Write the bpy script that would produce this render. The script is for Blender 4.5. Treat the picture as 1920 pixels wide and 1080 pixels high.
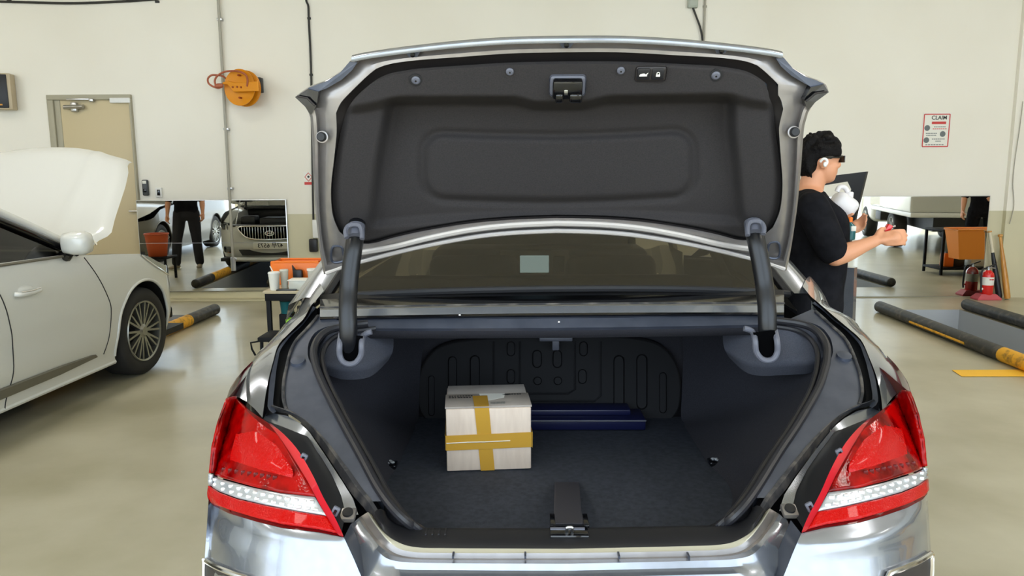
import bpy, bmesh, math, random
from mathutils import Vector, Matrix
from math import sin, cos, tan, pi, radians, sqrt, atan2
random.seed(7)
SC = bpy.context.scene
COL = SC.collection
for _o in list(bpy.data.objects):
    bpy.data.objects.remove(_o)

# ---------------------------------------------------------------- camera
FPX = 1400.0                                   # focal length in pixels of the 1920x1080 frame
CAM = Vector((0.0, 0.0, 1.5))
PITCH, YAW, ROLL = radians(8.65), radians(0.9), radians(0.32)
_f = Vector((-sin(YAW) * cos(PITCH), cos(YAW) * cos(PITCH), -sin(PITCH)))
_r0 = Vector((cos(YAW), sin(YAW), 0.0))
_u0 = _r0.cross(_f)
_r = _r0 * cos(ROLL) - _u0 * sin(ROLL)
_u = _u0 * cos(ROLL) + _r0 * sin(ROLL)
cam_data = bpy.data.cameras.new('camera')
cam_data.sensor_width = 36.0
cam_data.lens = FPX / 1920.0 * 36.0
cam_data.clip_start = 0.02
cam_obj = bpy.data.objects.new('camera', cam_data)
COL.objects.link(cam_obj)
cam_obj.matrix_world = Matrix(((_r.x, _u.x, -_f.x, CAM.x), (_r.y, _u.y, -_f.y, CAM.y), (_r.z, _u.z, -_f.z, CAM.z), (0, 0, 0, 1)))
SC.camera = cam_obj

# ---------------------------------------------------------------- sky, exposure
world = bpy.data.worlds.new('sky')
SC.world = world
world.use_nodes = True
_bg = world.node_tree.nodes['Background']
_bg.inputs[0].default_value = (0.74, 0.87, 1.0, 1)
_bg.inputs[1].default_value = 3.5
SC.view_settings.view_transform = 'Standard'
SC.view_settings.look = 'None'
SC.view_settings.gamma = 1.0
SC.view_settings.use_curve_mapping = False
SC.view_settings.exposure = 0.32
SC.cycles.use_denoising = True
SC.cycles.max_bounces = 8
SC.cycles.diffuse_bounces = 4
SC.cycles.glossy_bounces = 5
SC.cycles.transparent_max_bounces = 8
SC.cycles.caustics_reflective = False
SC.cycles.caustics_refractive = False
SC.cycles.sample_clamp_indirect = 6.0

def area_light(name, loc, size, size_y, energy, rot, color=(1, 1, 1), portal=False):
    d = bpy.data.lights.new(name, 'AREA')
    d.shape = 'RECTANGLE'; d.size = size; d.size_y = size_y; d.energy = energy; d.color = color
    if portal:
        d.cycles.is_portal = True
    o = bpy.data.objects.new(name, d)
    COL.objects.link(o)
    o.location = loc; o.rotation_euler = rot
    return o
OPEN_Y = -2.0                                   # the open bay doors behind the camera
area_light('bay_opening_portal', (1.0, OPEN_Y, 2.3), 22.0, 4.6, 1.0, (radians(90), 0, 0), portal=True)

_sun = bpy.data.lights.new('sun', 'SUN'); _sun.energy = 5.0; _sun.angle = radians(1.0); _sun.color = (1.0, 0.96, 0.9)
_so = bpy.data.objects.new('sun', _sun); COL.objects.link(_so); _so.rotation_euler = (radians(24), radians(-14), 0)

# ---------------------------------------------------------------- pixel helpers (a ray of the photograph cut at a real depth)
def ray(px, py):
    return _f + _r * ((px - 960) / FPX) - _u * ((py - 540) / FPX)
def atD(px, py, d):
    return CAM + ray(px, py) * d
def atY(px, py, Y):
    v = ray(px, py); return CAM + v * (Y / v.y)
def atX(px, py, X):
    v = ray(px, py); return CAM + v * (X / v.x)
def atZ(px, py, Z):
    v = ray(px, py); return CAM + v * ((Z - CAM.z) / v.z)
def onplane(px, py, P, N):
    v = ray(px, py); return CAM + v * ((P - CAM).dot(N) / v.dot(N))
def onsurf(px, py, g, t0, t1, n=220):
    """first crossing of the implicit surface g(point)=0 along the ray (g<0 in front)"""
    v = ray(px, py); best = None; prev = None
    for i in range(n + 1):
        t = t0 + (t1 - t0) * i / n
        val = g(CAM + v * t)
        if best is None or abs(val) < best[0]:
            best = (abs(val), t)
        if prev is not None and prev[1] < 0 <= val:
            a, b = prev[0], t
            for _ in range(20):
                m = (a + b) / 2
                if g(CAM + v * m) < 0: a = m
                else: b = m
            return CAM + v * ((a + b) / 2)
        prev = (t, val)
    return CAM + v * best[1]

# ---------------------------------------------------------------- materials
MAT = {}
def mat(name, col, rough=0.5, metal=0.0, coat=0.0, spec=0.5, emit=None, estr=1.0, trans=0.0, alpha=1.0, coat_rough=0.03, ior=1.45):
    m = bpy.data.materials.new(name); m.use_nodes = True
    b = m.node_tree.nodes['Principled BSDF']
    b.inputs['Base Color'].default_value = (*col, 1)
    b.inputs['Roughness'].default_value = rough
    b.inputs['Metallic'].default_value = metal
    b.inputs['Coat Weight'].default_value = coat
    b.inputs['Coat Roughness'].default_value = coat_rough
    b.inputs['Specular IOR Level'].default_value = spec
    b.inputs['IOR'].default_value = ior
    b.inputs['Transmission Weight'].default_value = trans
    b.inputs['Alpha'].default_value = alpha
    if emit:
        b.inputs['Emission Color'].default_value = (*emit, 1)
        b.inputs['Emission Strength'].default_value = estr
    MAT[name] = m
    return m
def nodes(m):
    return m.node_tree.nodes, m.node_tree.links, m.node_tree.nodes['Principled BSDF']
def noise_color(m, c1, c2, scale, detail=4, lo=0.35, hi=0.65, stretch=None, rough_rng=None):
    """procedural two-tone variation in object space"""
    N, L, b = nodes(m)
    tc = N.new('ShaderNodeTexCoord'); mp = N.new('ShaderNodeMapping')
    if stretch: mp.inputs['Scale'].default_value = stretch
    nz = N.new('ShaderNodeTexNoise'); nz.inputs['Scale'].default_value = scale; nz.inputs['Detail'].default_value = detail
    rp = N.new('ShaderNodeValToRGB')
    rp.color_ramp.elements[0].position = lo; rp.color_ramp.elements[0].color = (*c1, 1)
    rp.color_ramp.elements[1].position = hi; rp.color_ramp.elements[1].color = (*c2, 1)
    L.new(tc.outputs['Object'], mp.inputs[0]); L.new(mp.outputs[0], nz.inputs['Vector'])
    L.new(nz.outputs['Fac'], rp.inputs[0]); L.new(rp.outputs[0], b.inputs['Base Color'])
    if rough_rng:
        mr = N.new('ShaderNodeMapRange')
        mr.inputs[3].default_value = rough_rng[0]; mr.inputs[4].default_value = rough_rng[1]
        L.new(nz.outputs['Fac'], mr.inputs[0]); L.new(mr.outputs[0], b.inputs['Roughness'])
    return m
def bump(m, scale, strength, dist=0.002, detail=3, kind='noise'):
    N, L, b = nodes(m)
    tc = N.new('ShaderNodeTexCoord')
    if kind == 'noise':
        t = N.new('ShaderNodeTexNoise'); t.inputs['Scale'].default_value = scale; t.inputs['Detail'].default_value = detail; o = t.outputs['Fac']
    else:
        t = N.new('ShaderNodeTexVoronoi'); t.inputs['Scale'].default_value = scale; o = t.outputs['Distance']
    bp = N.new('ShaderNodeBump'); bp.inputs['Strength'].default_value = strength; bp.inputs['Distance'].default_value = dist
    L.new(tc.outputs['Object'], t.inputs['Vector']); L.new(o, bp.inputs['Height']); L.new(bp.outputs[0], b.inputs['Normal'])
    return m
def srgb(r, g, b):
    f = lambda c: (c / 255 / 12.92) if c / 255 <= 0.04045 else ((c / 255 + 0.055) / 1.055) ** 2.4
    return (f(r), f(g), f(b))

noise_color(mat('wall_paint', srgb(228, 222, 204), 0.75), srgb(243, 239, 227), srgb(238, 233, 219), 0.6, 3)
noise_color(mat('wainscot_paint', srgb(172, 168, 154), 0.55), srgb(216, 209, 176), srgb(206, 200, 170), 1.2, 3)
_fl = noise_color(mat('floor_epoxy', srgb(186, 180, 156), 0.3, coat=0.25, coat_rough=0.12), srgb(165, 158, 130), srgb(193, 187, 163), 1.6, 9, 0.32, 0.7, rough_rng=(0.28, 0.5))
bump(_fl, 3.0, 0.12, 0.02, 5)
noise_color(mat('asphalt_pale', srgb(205, 203, 196), 0.85), srgb(198, 196, 188), srgb(212, 210, 204), 0.5, 6)
mat('ceiling_paint', srgb(214, 207, 190), 0.8)
noise_color(mat('silver_paint', srgb(152, 156, 164), 0.24, 0.75, 0.8), srgb(146, 151, 160), srgb(152, 157, 166), 30, 1)
noise_color(mat('silver_inner', srgb(150, 146, 144), 0.33, 0.6, 0.5), srgb(146, 141, 138), srgb(152, 147, 144), 30, 1)
noise_color(mat('flange_paint', srgb(112, 114, 124), 0.42, 0.45, 0.3), srgb(70, 75, 88), srgb(82, 87, 100), 14, 5)
noise_color(mat('dusty_gutter', srgb(60, 60, 63), 0.7), srgb(48, 48, 51), srgb(120, 114, 106), 22, 8, 0.45, 0.78)
mat('black_rubber', srgb(32, 32, 34), 0.55)
mat('seal_rubber', srgb(38, 38, 42), 0.38)
mat('black_plastic', srgb(30, 30, 33), 0.42)
mat('gloss_black', srgb(14, 14, 16), 0.12, coat=0.5)
mat('arm_black', srgb(20, 21, 24), 0.3)
mat('grey_plastic', srgb(96, 98, 108), 0.42)
mat('dark_trim', srgb(46, 42, 41), 0.5)
bump(noise_color(mat('carpet', srgb(44, 44, 48), 0.95, spec=0.15), srgb(48, 48, 53), srgb(56, 56, 62), 300, 2), 500, 0.3, 0.001)
bump(noise_color(mat('lid_felt', srgb(66, 65, 67), 0.95, spec=0.15), srgb(51, 49, 49), srgb(57, 54, 54), 300, 2), 500, 0.3, 0.001)
bump(noise_color(mat('hinge_felt', srgb(84, 86, 96), 0.95, spec=0.15), srgb(68, 71, 80), srgb(78, 80, 89), 300, 2), 500, 0.3, 0.001)
mat('floor_mat', srgb(60, 61, 68), 0.9, spec=0.2); noise_color(MAT['floor_mat'], srgb(60, 64, 73), srgb(70, 74, 84), 60, 6); bump(MAT['floor_mat'], 500, 0.4, 0.002)
mat('seat_panel', srgb(26, 26, 28), 0.7, spec=0.3)
mat('chrome', (0.85, 0.85, 0.86), 0.12, 1.0)
mat('steel', (0.55, 0.55, 0.55), 0.3, 1.0)
mat('mirror_glass', (0.86, 0.88, 0.86), 0.015, 1.0)
_lr = noise_color(mat('lamp_red', srgb(215, 10, 8), 0.08, coat=0.2, spec=0.15), srgb(92, 0, 1), srgb(158, 3, 3), 16, 3, 0.35, 0.6); bump(_lr, 160, 0.12, 0.002, kind='v')
mat('adhesive', srgb(196, 192, 172), 0.7)
mat('lamp_red_lower', srgb(178, 2, 2), 0.1, coat=0.2, spec=0.15); bump(MAT['lamp_red_lower'], 240, 0.4, 0.003, kind='v')
mat('lamp_edge', srgb(214, 40, 52), 0.12, coat=1.0)
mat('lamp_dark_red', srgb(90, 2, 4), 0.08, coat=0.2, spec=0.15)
mat('strap_grey', srgb(62, 62, 70), 0.6)
mat('bead_sheen', srgb(206, 200, 195), 0.35, 0.35, 0.4)  # lid silver made paler to stand for reflected wall and sky
mat('void_black', srgb(7, 7, 8), 1.0, spec=0.0)
mat('lamp_white', srgb(186, 190, 194), 0.2, 0.4, 1.0)
mat('lamp_cell', srgb(238, 240, 242), 0.08, 0.55, 1.0)
mat('white_paint', srgb(216, 217, 212), 0.3, coat=1.0)
mat('white_plastic', srgb(232, 232, 228), 0.4)
mat('tyre_rubber', srgb(38, 37, 36), 0.75)
mat('wheel_metal', srgb(150, 150, 142), 0.3, 0.85)
mat('wheel_dark', srgb(26, 26, 26), 0.6)
mat('grey_trim', srgb(120, 116, 104), 0.4, 0.3)
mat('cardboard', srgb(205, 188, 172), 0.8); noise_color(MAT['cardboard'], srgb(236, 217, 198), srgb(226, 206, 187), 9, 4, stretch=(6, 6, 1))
mat('cardboard_shaded', srgb(176, 166, 156), 0.8); noise_color(MAT['cardboard_shaded'], srgb(184, 174, 164), srgb(166, 156, 146), 8, 4)  # same board in a darker colour for the shade on the box top
mat('brown_tape', srgb(208, 160, 62), 0.25, coat=0.3)
mat('navy_case', srgb(22, 26, 62), 0.35)
mat('ink', srgb(34, 34, 34), 0.7)
mat('orange_reel', srgb(222, 142, 12), 0.4)
mat('orange_dark', srgb(150, 66, 14), 0.5)
mat('hose_brown', srgb(168, 92, 62), 0.5)
mat('conduit_grey', srgb(168, 164, 150), 0.5)
mat('cable_black', srgb(44, 42, 38), 0.5)
mat('door_paint', srgb(206, 190, 152), 0.5)
mat('door_frame', srgb(170, 164, 142), 0.5)
mat('rail_black', srgb(46, 45, 42), 0.5); noise_color(MAT['rail_black'], srgb(40, 39, 37), srgb(92, 84, 72), 16, 6, 0.5, 0.8)
mat('rail_yellow', srgb(226, 164, 28), 0.5); noise_color(MAT['rail_yellow'], srgb(232, 170, 30), srgb(120, 88, 30), 18, 6, 0.5, 0.75)
mat('pit_paint', srgb(176, 180, 184), 0.6)
mat('line_yellow', srgb(246, 190, 52), 0.6)
mat('red_enamel', srgb(214, 26, 24), 0.25, coat=0.6)
mat('red_base', srgb(196, 84, 92), 0.55)
mat('bat_wood', srgb(206, 148, 66), 0.4, coat=0.3); noise_color(MAT['bat_wood'], srgb(212, 154, 70), srgb(190, 128, 52), 6, 5, stretch=(8, 8, 1))
mat('bat_grip', srgb(214, 204, 178), 0.7)
mat('skin', srgb(214, 152, 116), 0.5)
mat('hair_black', srgb(14, 12, 12), 0.6, spec=0.15); bump(MAT['hair_black'], 90, 0.8, 0.01, 5)
mat('cloth_black', srgb(27, 27, 30), 0.95, spec=0.1); noise_color(MAT['cloth_black'], srgb(22, 22, 25), srgb(30, 30, 34), 20, 4); bump(MAT['cloth_black'], 9, 0.5, 0.03, 3)
mat('cloth_grey', srgb(46, 46, 50), 0.9, spec=0.2)
mat('shoe_beige', srgb(150, 138, 118), 0.7)
mat('jug_white', srgb(228, 224, 224), 0.35, coat=0.2)
mat('teal_plastic', srgb(20, 92, 96), 0.3)
mat('orange_plastic', srgb(244, 122, 26), 0.4)
mat('lime_plastic', srgb(150, 216, 20), 0.4)
mat('amber', srgb(216, 150, 30), 0.4)
mat('table_black', srgb(20, 21, 23), 0.6, spec=0.2)
mat('table_top', srgb(186, 172, 142), 0.4)
mat('paper_white', srgb(238, 236, 226), 0.7)
mat('sign_red', srgb(206, 70, 66), 0.6)
mat('sign_grey', srgb(110, 118, 118), 0.6)
mat('cola', srgb(60, 26, 20), 0.1)
mat('clear_pale', srgb(224, 226, 214), 0.15, alpha=0.75)
mat('lamp_emit', (1, 1, 1), 0.5, emit=(1.0, 0.95, 0.87), estr=13.0)
mat('screen_emit', srgb(80, 100, 105), 0.3, emit=srgb(170, 205, 215), estr=1.5)
mat('grey_paint', srgb(112, 109, 98), 0.4, 0.0, 0.4)
mat('headlamp_glass', srgb(140, 146, 150), 0.08, 0.6, 1.0)
mat('basket_orange', srgb(250, 150, 54), 0.45)
mat('bucket_orange', srgb(206, 92, 48), 0.55)
mat('speaker_wood', srgb(196, 180, 150), 0.5)
mat('device_grey', srgb(70, 72, 74), 0.4)
mat('box_grey', srgb(176, 182, 170), 0.5)
def glass_mat(name, tint, refl_tint=(1, 1, 1), rough=0.02, ior=1.5):
    m = bpy.data.materials.new(name); m.use_nodes = True
    N, L = m.node_tree.nodes, m.node_tree.links
    N.remove(N['Principled BSDF'])
    t = N.new('ShaderNodeBsdfTransparent'); t.inputs[0].default_value = (*tint, 1)
    g = N.new('ShaderNodeBsdfGlossy'); g.inputs['Roughness'].default_value = rough; g.inputs[0].default_value = (*refl_tint, 1)
    fr = N.new('ShaderNodeFresnel'); fr.inputs[0].default_value = ior
    mx = N.new('ShaderNodeMixShader')
    L.new(fr.outputs[0], mx.inputs[0]); L.new(t.outputs[0], mx.inputs[1]); L.new(g.outputs[0], mx.inputs[2])
    L.new(mx.outputs[0], N['Material Output'].inputs[0])
    MAT[name] = m
    return m
glass_mat('tinted_glass', (0.2, 0.18, 0.15), ior=1.75)
glass_mat('side_glass', (0.035, 0.035, 0.03))
glass_mat('clear_glass', (0.85, 0.88, 0.86))

# ---------------------------------------------------------------- object helpers
def link_mesh(name, me, m, parent=None, world=False, smooth=30):
    if m: me.materials.append(MAT[m] if isinstance(m, str) else m)
    if smooth:
        me.polygons.foreach_set('use_smooth', [True] * len(me.polygons))
        if smooth < 180:
            me.set_sharp_from_angle(angle=radians(smooth))
    o = bpy.data.objects.new(name, me)
    COL.objects.link(o)
    if parent:
        o.parent = parent
        if world:
            o.matrix_parent_inverse = WORLD_OF(parent).inverted()
    return o
def WORLD_OF(p):
    M = Matrix.LocRotScale(p.location, p.rotation_euler, p.scale)
    if p.parent: M = WORLD_OF(p.parent) @ p.matrix_parent_inverse @ M
    return M
def tag(o, label=None, cat=None, group=None, kind=None):
    if label: o['label'] = label
    if cat: o['category'] = cat
    if group: o['group'] = group
    if kind: o['kind'] = kind
    return o
def thing(name, label, cat, loc=(0, 0, 0), rotz=0.0, group=None):
    o = bpy.data.objects.new(name, None)
    o.empty_display_size = 0.1
    COL.objects.link(o)
    o.location = loc; o.rotation_euler = (0, 0, rotz)
    return tag(o, label, cat, group)

class MB:
    """collects shapes into one mesh"""
    def __init__(s): s.v = []; s.f = []
    def add(s, vs, fs):
        b = len(s.v); s.v += [Vector(p) for p in vs]; s.f += [tuple(i + b for i in q) for q in fs]; return s
    def box(s, c, size, R=None, bev=0.0, seg=2):
        bm = bmesh.new(); bmesh.ops.create_cube(bm, size=1)
        bmesh.ops.scale(bm, vec=Vector(size), verts=bm.verts)
        if bev > 0:
            bmesh.ops.bevel(bm, geom=list(bm.edges), offset=bev, segments=seg, affect='EDGES', profile=0.5)
        M = Matrix.Translation(Vector(c)) @ (R.to_4x4() if R else Matrix.Identity(4))
        bm.verts.ensure_lookup_table()
        s.add([M @ v.co for v in bm.verts], [[v.index for v in f.verts] for f in bm.faces]); bm.free(); return s
    def tube(s, pts, r, n=10, closed=False, cap=True, flat=None, up=None):
        """r: number or list; flat: ratio of the second radius"""
        P = [Vector(p) for p in pts]; m = len(P)
        rr = r if isinstance(r, (list, tuple)) else [r] * m
        rings = []; prev = None
        for i in range(m):
            a = P[i - 1] if (i > 0 or closed) else P[i]
            b = P[(i + 1) % m] if (i < m - 1 or closed) else P[i]
            t = (b - a)
            t = t.normalized() if t.length > 1e-9 else Vector((0, 0, 1))
            if prev is None:
                ref = Vector(up) if up else (Vector((0, 0, 1)) if abs(t.z) < 0.9 else Vector((1, 0, 0)))
                n1 = t.cross(ref).normalized()
            else:
                n1 = prev - t * prev.dot(t)
                n1 = n1.normalized() if n1.length > 1e-6 else t.orthogonal().normalized()
            prev = n1; n2 = t.cross(n1)
            fl = flat if flat else 1.0
            rings.append([P[i] + n1 * (cos(2 * pi * k / n) * rr[i]) + n2 * (sin(2 * pi * k / n) * rr[i] * fl) for k in range(n)])
        s.rings(rings, closed_u=True, closed_v=closed, cap=cap and not closed)
        return s
    def rings(s, rings, closed_u=True, closed_v=False, cap=False):
        n = len(rings[0]); m = len(rings); b = len(s.v)
        for R in rings: s.v += [Vector(p) for p in R]
        for i in range(m if closed_v else m - 1):
            for k in range(n if closed_u else n - 1):
                k2 = (k + 1) % n; i2 = (i + 1) % m
                s.f.append((b + i * n + k, b + i * n + k2, b + i2 * n + k2, b + i2 * n + k))
        if cap:
            s.f.append(tuple(b + k for k in reversed(range(n))))
            s.f.append(tuple(b + (m - 1) * n + k for k in range(n)))
        return s
    def lathe(s, prof, n=24, M=None, cap=True):
        """prof: (r, z) list round the local Z axis"""
        M = M or Matrix.Identity(4)
        rings = [[M @ Vector((r * cos(2 * pi * k / n), r * sin(2 * pi * k / n), z)) for k in range(n)] for r, z in prof]
        return s.rings(rings, cap=cap)
    def ellipsoid(s, c, r, R=None, n=16, m=10):
        M = Matrix.Translation(Vector(c)) @ (R.to_4x4() if R else Matrix.Identity(4))
        rings = []
        for i in range(1, m):
            a = pi * i / m
            rings.append([M @ Vector((r[0] * sin(a) * cos(2 * pi * k / n), r[1] * sin(a) * sin(2 * pi * k / n), -r[2] * cos(a))) for k in range(n)])
        return s.rings(rings, cap=True)
    def prism(s, poly, thick):
        """poly: 3D points in a plane, extruded by the vector thick (both sides kept)"""
        n = len(poly); b = len(s.v); t = Vector(thick)
        s.v += [Vector(p) for p in poly] + [Vector(p) + t for p in poly]
        s.f.append(tuple(b + i for i in range(n))); s.f.append(tuple(b + n + i for i in reversed(range(n))))
        for i in range(n):
            j = (i + 1) % n; s.f.append((b + i, b + n + i, b + n + j, b + j))
        return s
    def grid(s, G):
        m = len(G); n = len(G[0]); b = len(s.v)
        for row in G: s.v += [Vector(p) for p in row]
        for i in range(m - 1):
            for k in range(n - 1):
                s.f.append((b + i * n + k, b + i * n + k + 1, b + (i + 1) * n + k + 1, b + (i + 1) * n + k))
        return s
    def mesh(s, name, fix=True):
        me = bpy.data.meshes.new(name)
        me.from_pydata([tuple(p) for p in s.v], [], s.f)
        if fix:
            bm = bmesh.new(); bm.from_mesh(me); bmesh.ops.recalc_face_normals(bm, faces=bm.faces); bm.to_mesh(me); bm.free()
        me.update()
        return me
    def build(s, name, m, parent=None, world=False, smooth=30):
        return link_mesh(name, s.mesh(name), m, parent, world, smooth)

def resample(pts, n):
    P = [Vector(p) for p in pts]
    L = [0.0]
    for a, b in zip(P, P[1:]): L.append(L[-1] + (b - a).length)
    out = []; j = 0
    for i in range(n):
        t = L[-1] * i / (n - 1)
        while j < len(P) - 2 and L[j + 1] < t: j += 1
        seg = L[j + 1] - L[j]
        out.append(P[j].lerp(P[j + 1], (t - L[j]) / seg if seg > 1e-9 else 0))
    return out
def spline(pts, k=6, closed=False):
    """Catmull-Rom through the points"""
    P = [Vector(p) for p in pts]; n = len(P); out = []
    for i in range(n if closed else n - 1):
        p0 = P[(i - 1) % n] if (i > 0 or closed) else P[0]
        p1 = P[i]; p2 = P[(i + 1) % n]
        p3 = P[(i + 2) % n] if (i + 2 < n or closed) else P[n - 1]
        for j in range(k):
            t = j / k
            out.append(0.5 * ((2 * p1) + (p2 - p0) * t + (2 * p0 - 5 * p1 + 4 * p2 - p3) * t * t + (3 * p1 - p0 - 3 * p2 + p3) * t ** 3))
    if not closed: out.append(P[-1])
    return out
def sm(a, b, x):
    t = max(0.0, min(1.0, (x - a) / (b - a))); return t * t * (3 - 2 * t)
def coons(top, bot, left, right, nu, nv):
    """top/bot run left to right, left/right run top to bottom; returns grid rows top to bottom"""
    T = resample(top, nu); B = resample(bot, nu); Lf = resample(left, nv); R = resample(right, nv)
    G = []
    for j in range(nv):
        v = j / (nv - 1); row = []
        for i in range(nu):
            u = i / (nu - 1)
            p = T[i] * (1 - v) + B[i] * v + Lf[j] * (1 - u) + R[j] * u - (T[0] * (1 - u) * (1 - v) + T[-1] * u * (1 - v) + B[0] * (1 - u) * v + B[-1] * u * v)
            row.append(p)
        G.append(row)
    return G
def solidify(o, t, offset=-1):
    m = o.modifiers.new('thickness', 'SOLIDIFY'); m.thickness = t; m.offset = offset; return o
def bevel(o, w, seg=2):
    m = o.modifiers.new('bevel', 'BEVEL'); m.width = w; m.segments = seg; m.limit_method = 'ANGLE'; return o
def subsurf(o, lv=1):
    m = o.modifiers.new('smooth', 'SUBSURF'); m.levels = lv; m.render_levels = lv; return o
def text_mesh(name, body, size, M, m, parent=None, world=False, depth=0.001, align='CENTER', sx=1.0, bold=0.0):
    cu = bpy.data.curves.new(name, 'FONT'); cu.body = body; cu.size = size; cu.extrude = depth; cu.align_x = align; cu.align_y = 'CENTER'; cu.offset = bold
    to = bpy.data.objects.new(name + '_tmp', cu); COL.objects.link(to)
    dg = bpy.context.evaluated_depsgraph_get()
    me = bpy.data.meshes.new_from_object(to.evaluated_get(dg))
    bpy.data.objects.remove(to)
    me.transform(M @ Matrix.Diagonal((sx, 1, 1, 1)))
    return link_mesh(name, me, m, parent, world, 0)
def frame(origin, ex, ey, ez):
    return Matrix(((ex[0], ey[0], ez[0], origin[0]), (ex[1], ey[1], ez[1], origin[1]), (ex[2], ey[2], ez[2], origin[2]), (0, 0, 0, 1)))
WALLF = lambda p: frame(p, (1, 0, 0), (0, 0, 1), (0, -1, 0))      # text on a wall that faces the camera
# ================================================================ THE SETTING
WY = 9.03                                       # inner face of the far wall
XL, XR, CEIL = -11.5, 13.5, 4.6
def struct(name, mb, m, smooth=0, parent=None):
    o = mb.build(name, m, parent, smooth=smooth)
    if parent is None: o['kind'] = 'structure'
    return o
# floor in strips, leaving the two inspection pits open
PK = 0.02
def pit_x(x, y): return x + PK * (y - 8.1)
PITS = [(-4.32, -3.42, 7.98), (3.93, 4.80, 8.17)]
PIT_NEAR = 0.6
mb = MB()
def fq(xa0, xb0, y0, y1, slA, slB):
    xa = lambda y: pit_x(xa0, y) if slA else xa0
    xb = lambda y: pit_x(xb0, y) if slB else xb0
    mb.add([(xa(y0), y0, 0), (xb(y0), y0, 0), (xb(y1), y1, 0), (xa(y1), y1, 0)], [(0, 1, 2, 3)])
ya, yb = OPEN_Y, WY + 0.3
fq(XL, PITS[0][0], ya, yb, False, True)
fq(PITS[0][0], PITS[0][1], ya, PIT_NEAR, True, True); fq(PITS[0][0], PITS[0][1], PITS[0][2], yb, True, True)
fq(PITS[0][1], PITS[1][0], ya, yb, True, True)
fq(PITS[1][0], PITS[1][1], ya, PIT_NEAR, True, True); fq(PITS[1][0], PITS[1][1], PITS[1][2], yb, True, True)
fq(PITS[1][1], XR, ya, yb, True, False)
floor = struct('floor', mb, 'floor_epoxy')
# pits
for i, (xa, xb, yf) in enumerate(PITS):
    m2 = MB(); z = -1.3; y0, y1 = PIT_NEAR, yf
    c = [(pit_x(xa, y0), y0), (pit_x(xb, y0), y0), (pit_x(xb, y1), y1), (pit_x(xa, y1), y1)]
    v = [(x, y, 0) for x, y in c] + [(x, y, z) for x, y in c]
    m2.add(v, [(0, 4, 5, 1), (1, 5, 6, 2), (2, 6, 7, 3), (3, 7, 4, 0), (4, 7, 6, 5)])
    struct('trim_%d' % (i + 1), m2, 'pit_paint')
# yard outside
mb = MB(); mb.add([(-45, -40, -0.01), (50, -40, -0.01), (50, OPEN_Y, -0.01), (-45, OPEN_Y, -0.01)], [(0, 1, 2, 3)])
tag(mb.build('yard_ground', 'asphalt_pale', smooth=0), kind='structure')
# walls
PIL = atY(1873, 480, WY).x
mb = MB(); mb.box(((XL + XR) / 2, WY + 0.15, CEIL / 2 + 0.52), (XR - XL, 0.3, CEIL - 1.04))
struct('wall_far', mb, 'wall_paint')
mb = MB(); mb.box(((XL + XR) / 2, WY + 0.15, 0.52), (XR - XL, 0.3, 1.04))
o = struct('wall_far_wainscot', mb, 'wainscot_paint')
mb = MB(); mb.box((PIL + 0.6, WY - 0.03, CEIL / 2 + 0.52), (1.2, 0.06, CEIL - 1.04)); o = mb.build('pier', 'wall_paint', smooth=0); o['kind'] = 'structure'; o.name = 'wall_pier'
mb = MB(); mb.box((PIL + 0.6, WY - 0.03, 0.52), (1.2, 0.06, 1.04)); o = mb.build('wall_pier_wainscot', 'wainscot_paint', smooth=0); o['kind'] = 'structure'
mb = MB(); mb.box((XL - 0.15, (OPEN_Y + WY) / 2, CEIL / 2), (0.3, WY - OPEN_Y, CEIL)); struct('wall_left', mb, 'wall_paint')
mb = MB(); mb.box((XR + 0.15, (OPEN_Y + WY) / 2, CEIL / 2), (0.3, WY - OPEN_Y, CEIL)); struct('wall_right', mb, 'wall_paint')
mb = MB(); mb.box(((XL + XR) / 2, (OPEN_Y + WY) / 2, CEIL + 0.1), (XR - XL + 0.6, WY - OPEN_Y + 0.6, 0.2)); struct('ceiling', mb, 'ceiling_paint')
for i, x in enumerate((-6.8, 0.9, 8.6)):        # columns between the open bays, behind the camera
    mb = MB(); mb.box((x, OPEN_Y, CEIL / 2), (0.35, 0.35, CEIL), bev=0.01); struct('wall_bay_column_%d' % (i + 1), mb, 'wall_paint')
mb = MB(); mb.box(((XL + XR) / 2, OPEN_Y, CEIL - 0.25), (XR - XL, 0.3, 0.5)); struct('wall_bay_lintel', mb, 'wall_paint')
mb = MB(); mb.box(((XL + XR) / 2, WY - 0.012, 0.05), (XR - XL, 0.024, 0.1), bev=0.004); struct('baseboard_far', mb, 'wainscot_paint')

# the far door with frame, closer and lever
d0, d1 = atY(90, 178, WY), atY(247, 176, WY)
dx0, dx1, dzt = d0.x, d1.x, 2.46
door = bpy.data.objects.new('door_1', None); COL.objects.link(door); door.location = ((dx0 + dx1) / 2, WY, 0); door['kind'] = 'structure'
mb = MB(); fw = 0.075
mb.box((dx0 + fw / 2, WY - 0.02, dzt / 2 - .03), (fw, 0.05, dzt - .06), bev=0.006); mb.box(((dx0 + dx1) / 2, WY - 0.0205, dzt - 0.03), (dx1 - dx0, 0.051, 0.06), bev=0.006)
mb.box((dx0 + fw + 0.035, WY - 0.006, dzt / 2 - 0.03), (0.07, 0.03, dzt - 0.06), bev=0.004)
mb.box((dx1 - 0.012, WY - 0.02, dzt / 2 - .03), (0.024, 0.05, dzt - .06), bev=0.004)
mb.build('frame', 'door_frame', door, True)
mb = MB(); mb.box(((dx0 + 0.14 + dx1 - 0.024) / 2, WY - 0.004, (dzt - 0.06) / 2 + 0.01), (dx1 - dx0 - 0.17, 0.02, dzt - 0.08), bev=0.003); mb.build('leaf', 'door_paint', door, True)
cA, cB = atY(120, 201, WY - 0.06), atY(156, 200, WY - 0.06)
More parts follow.
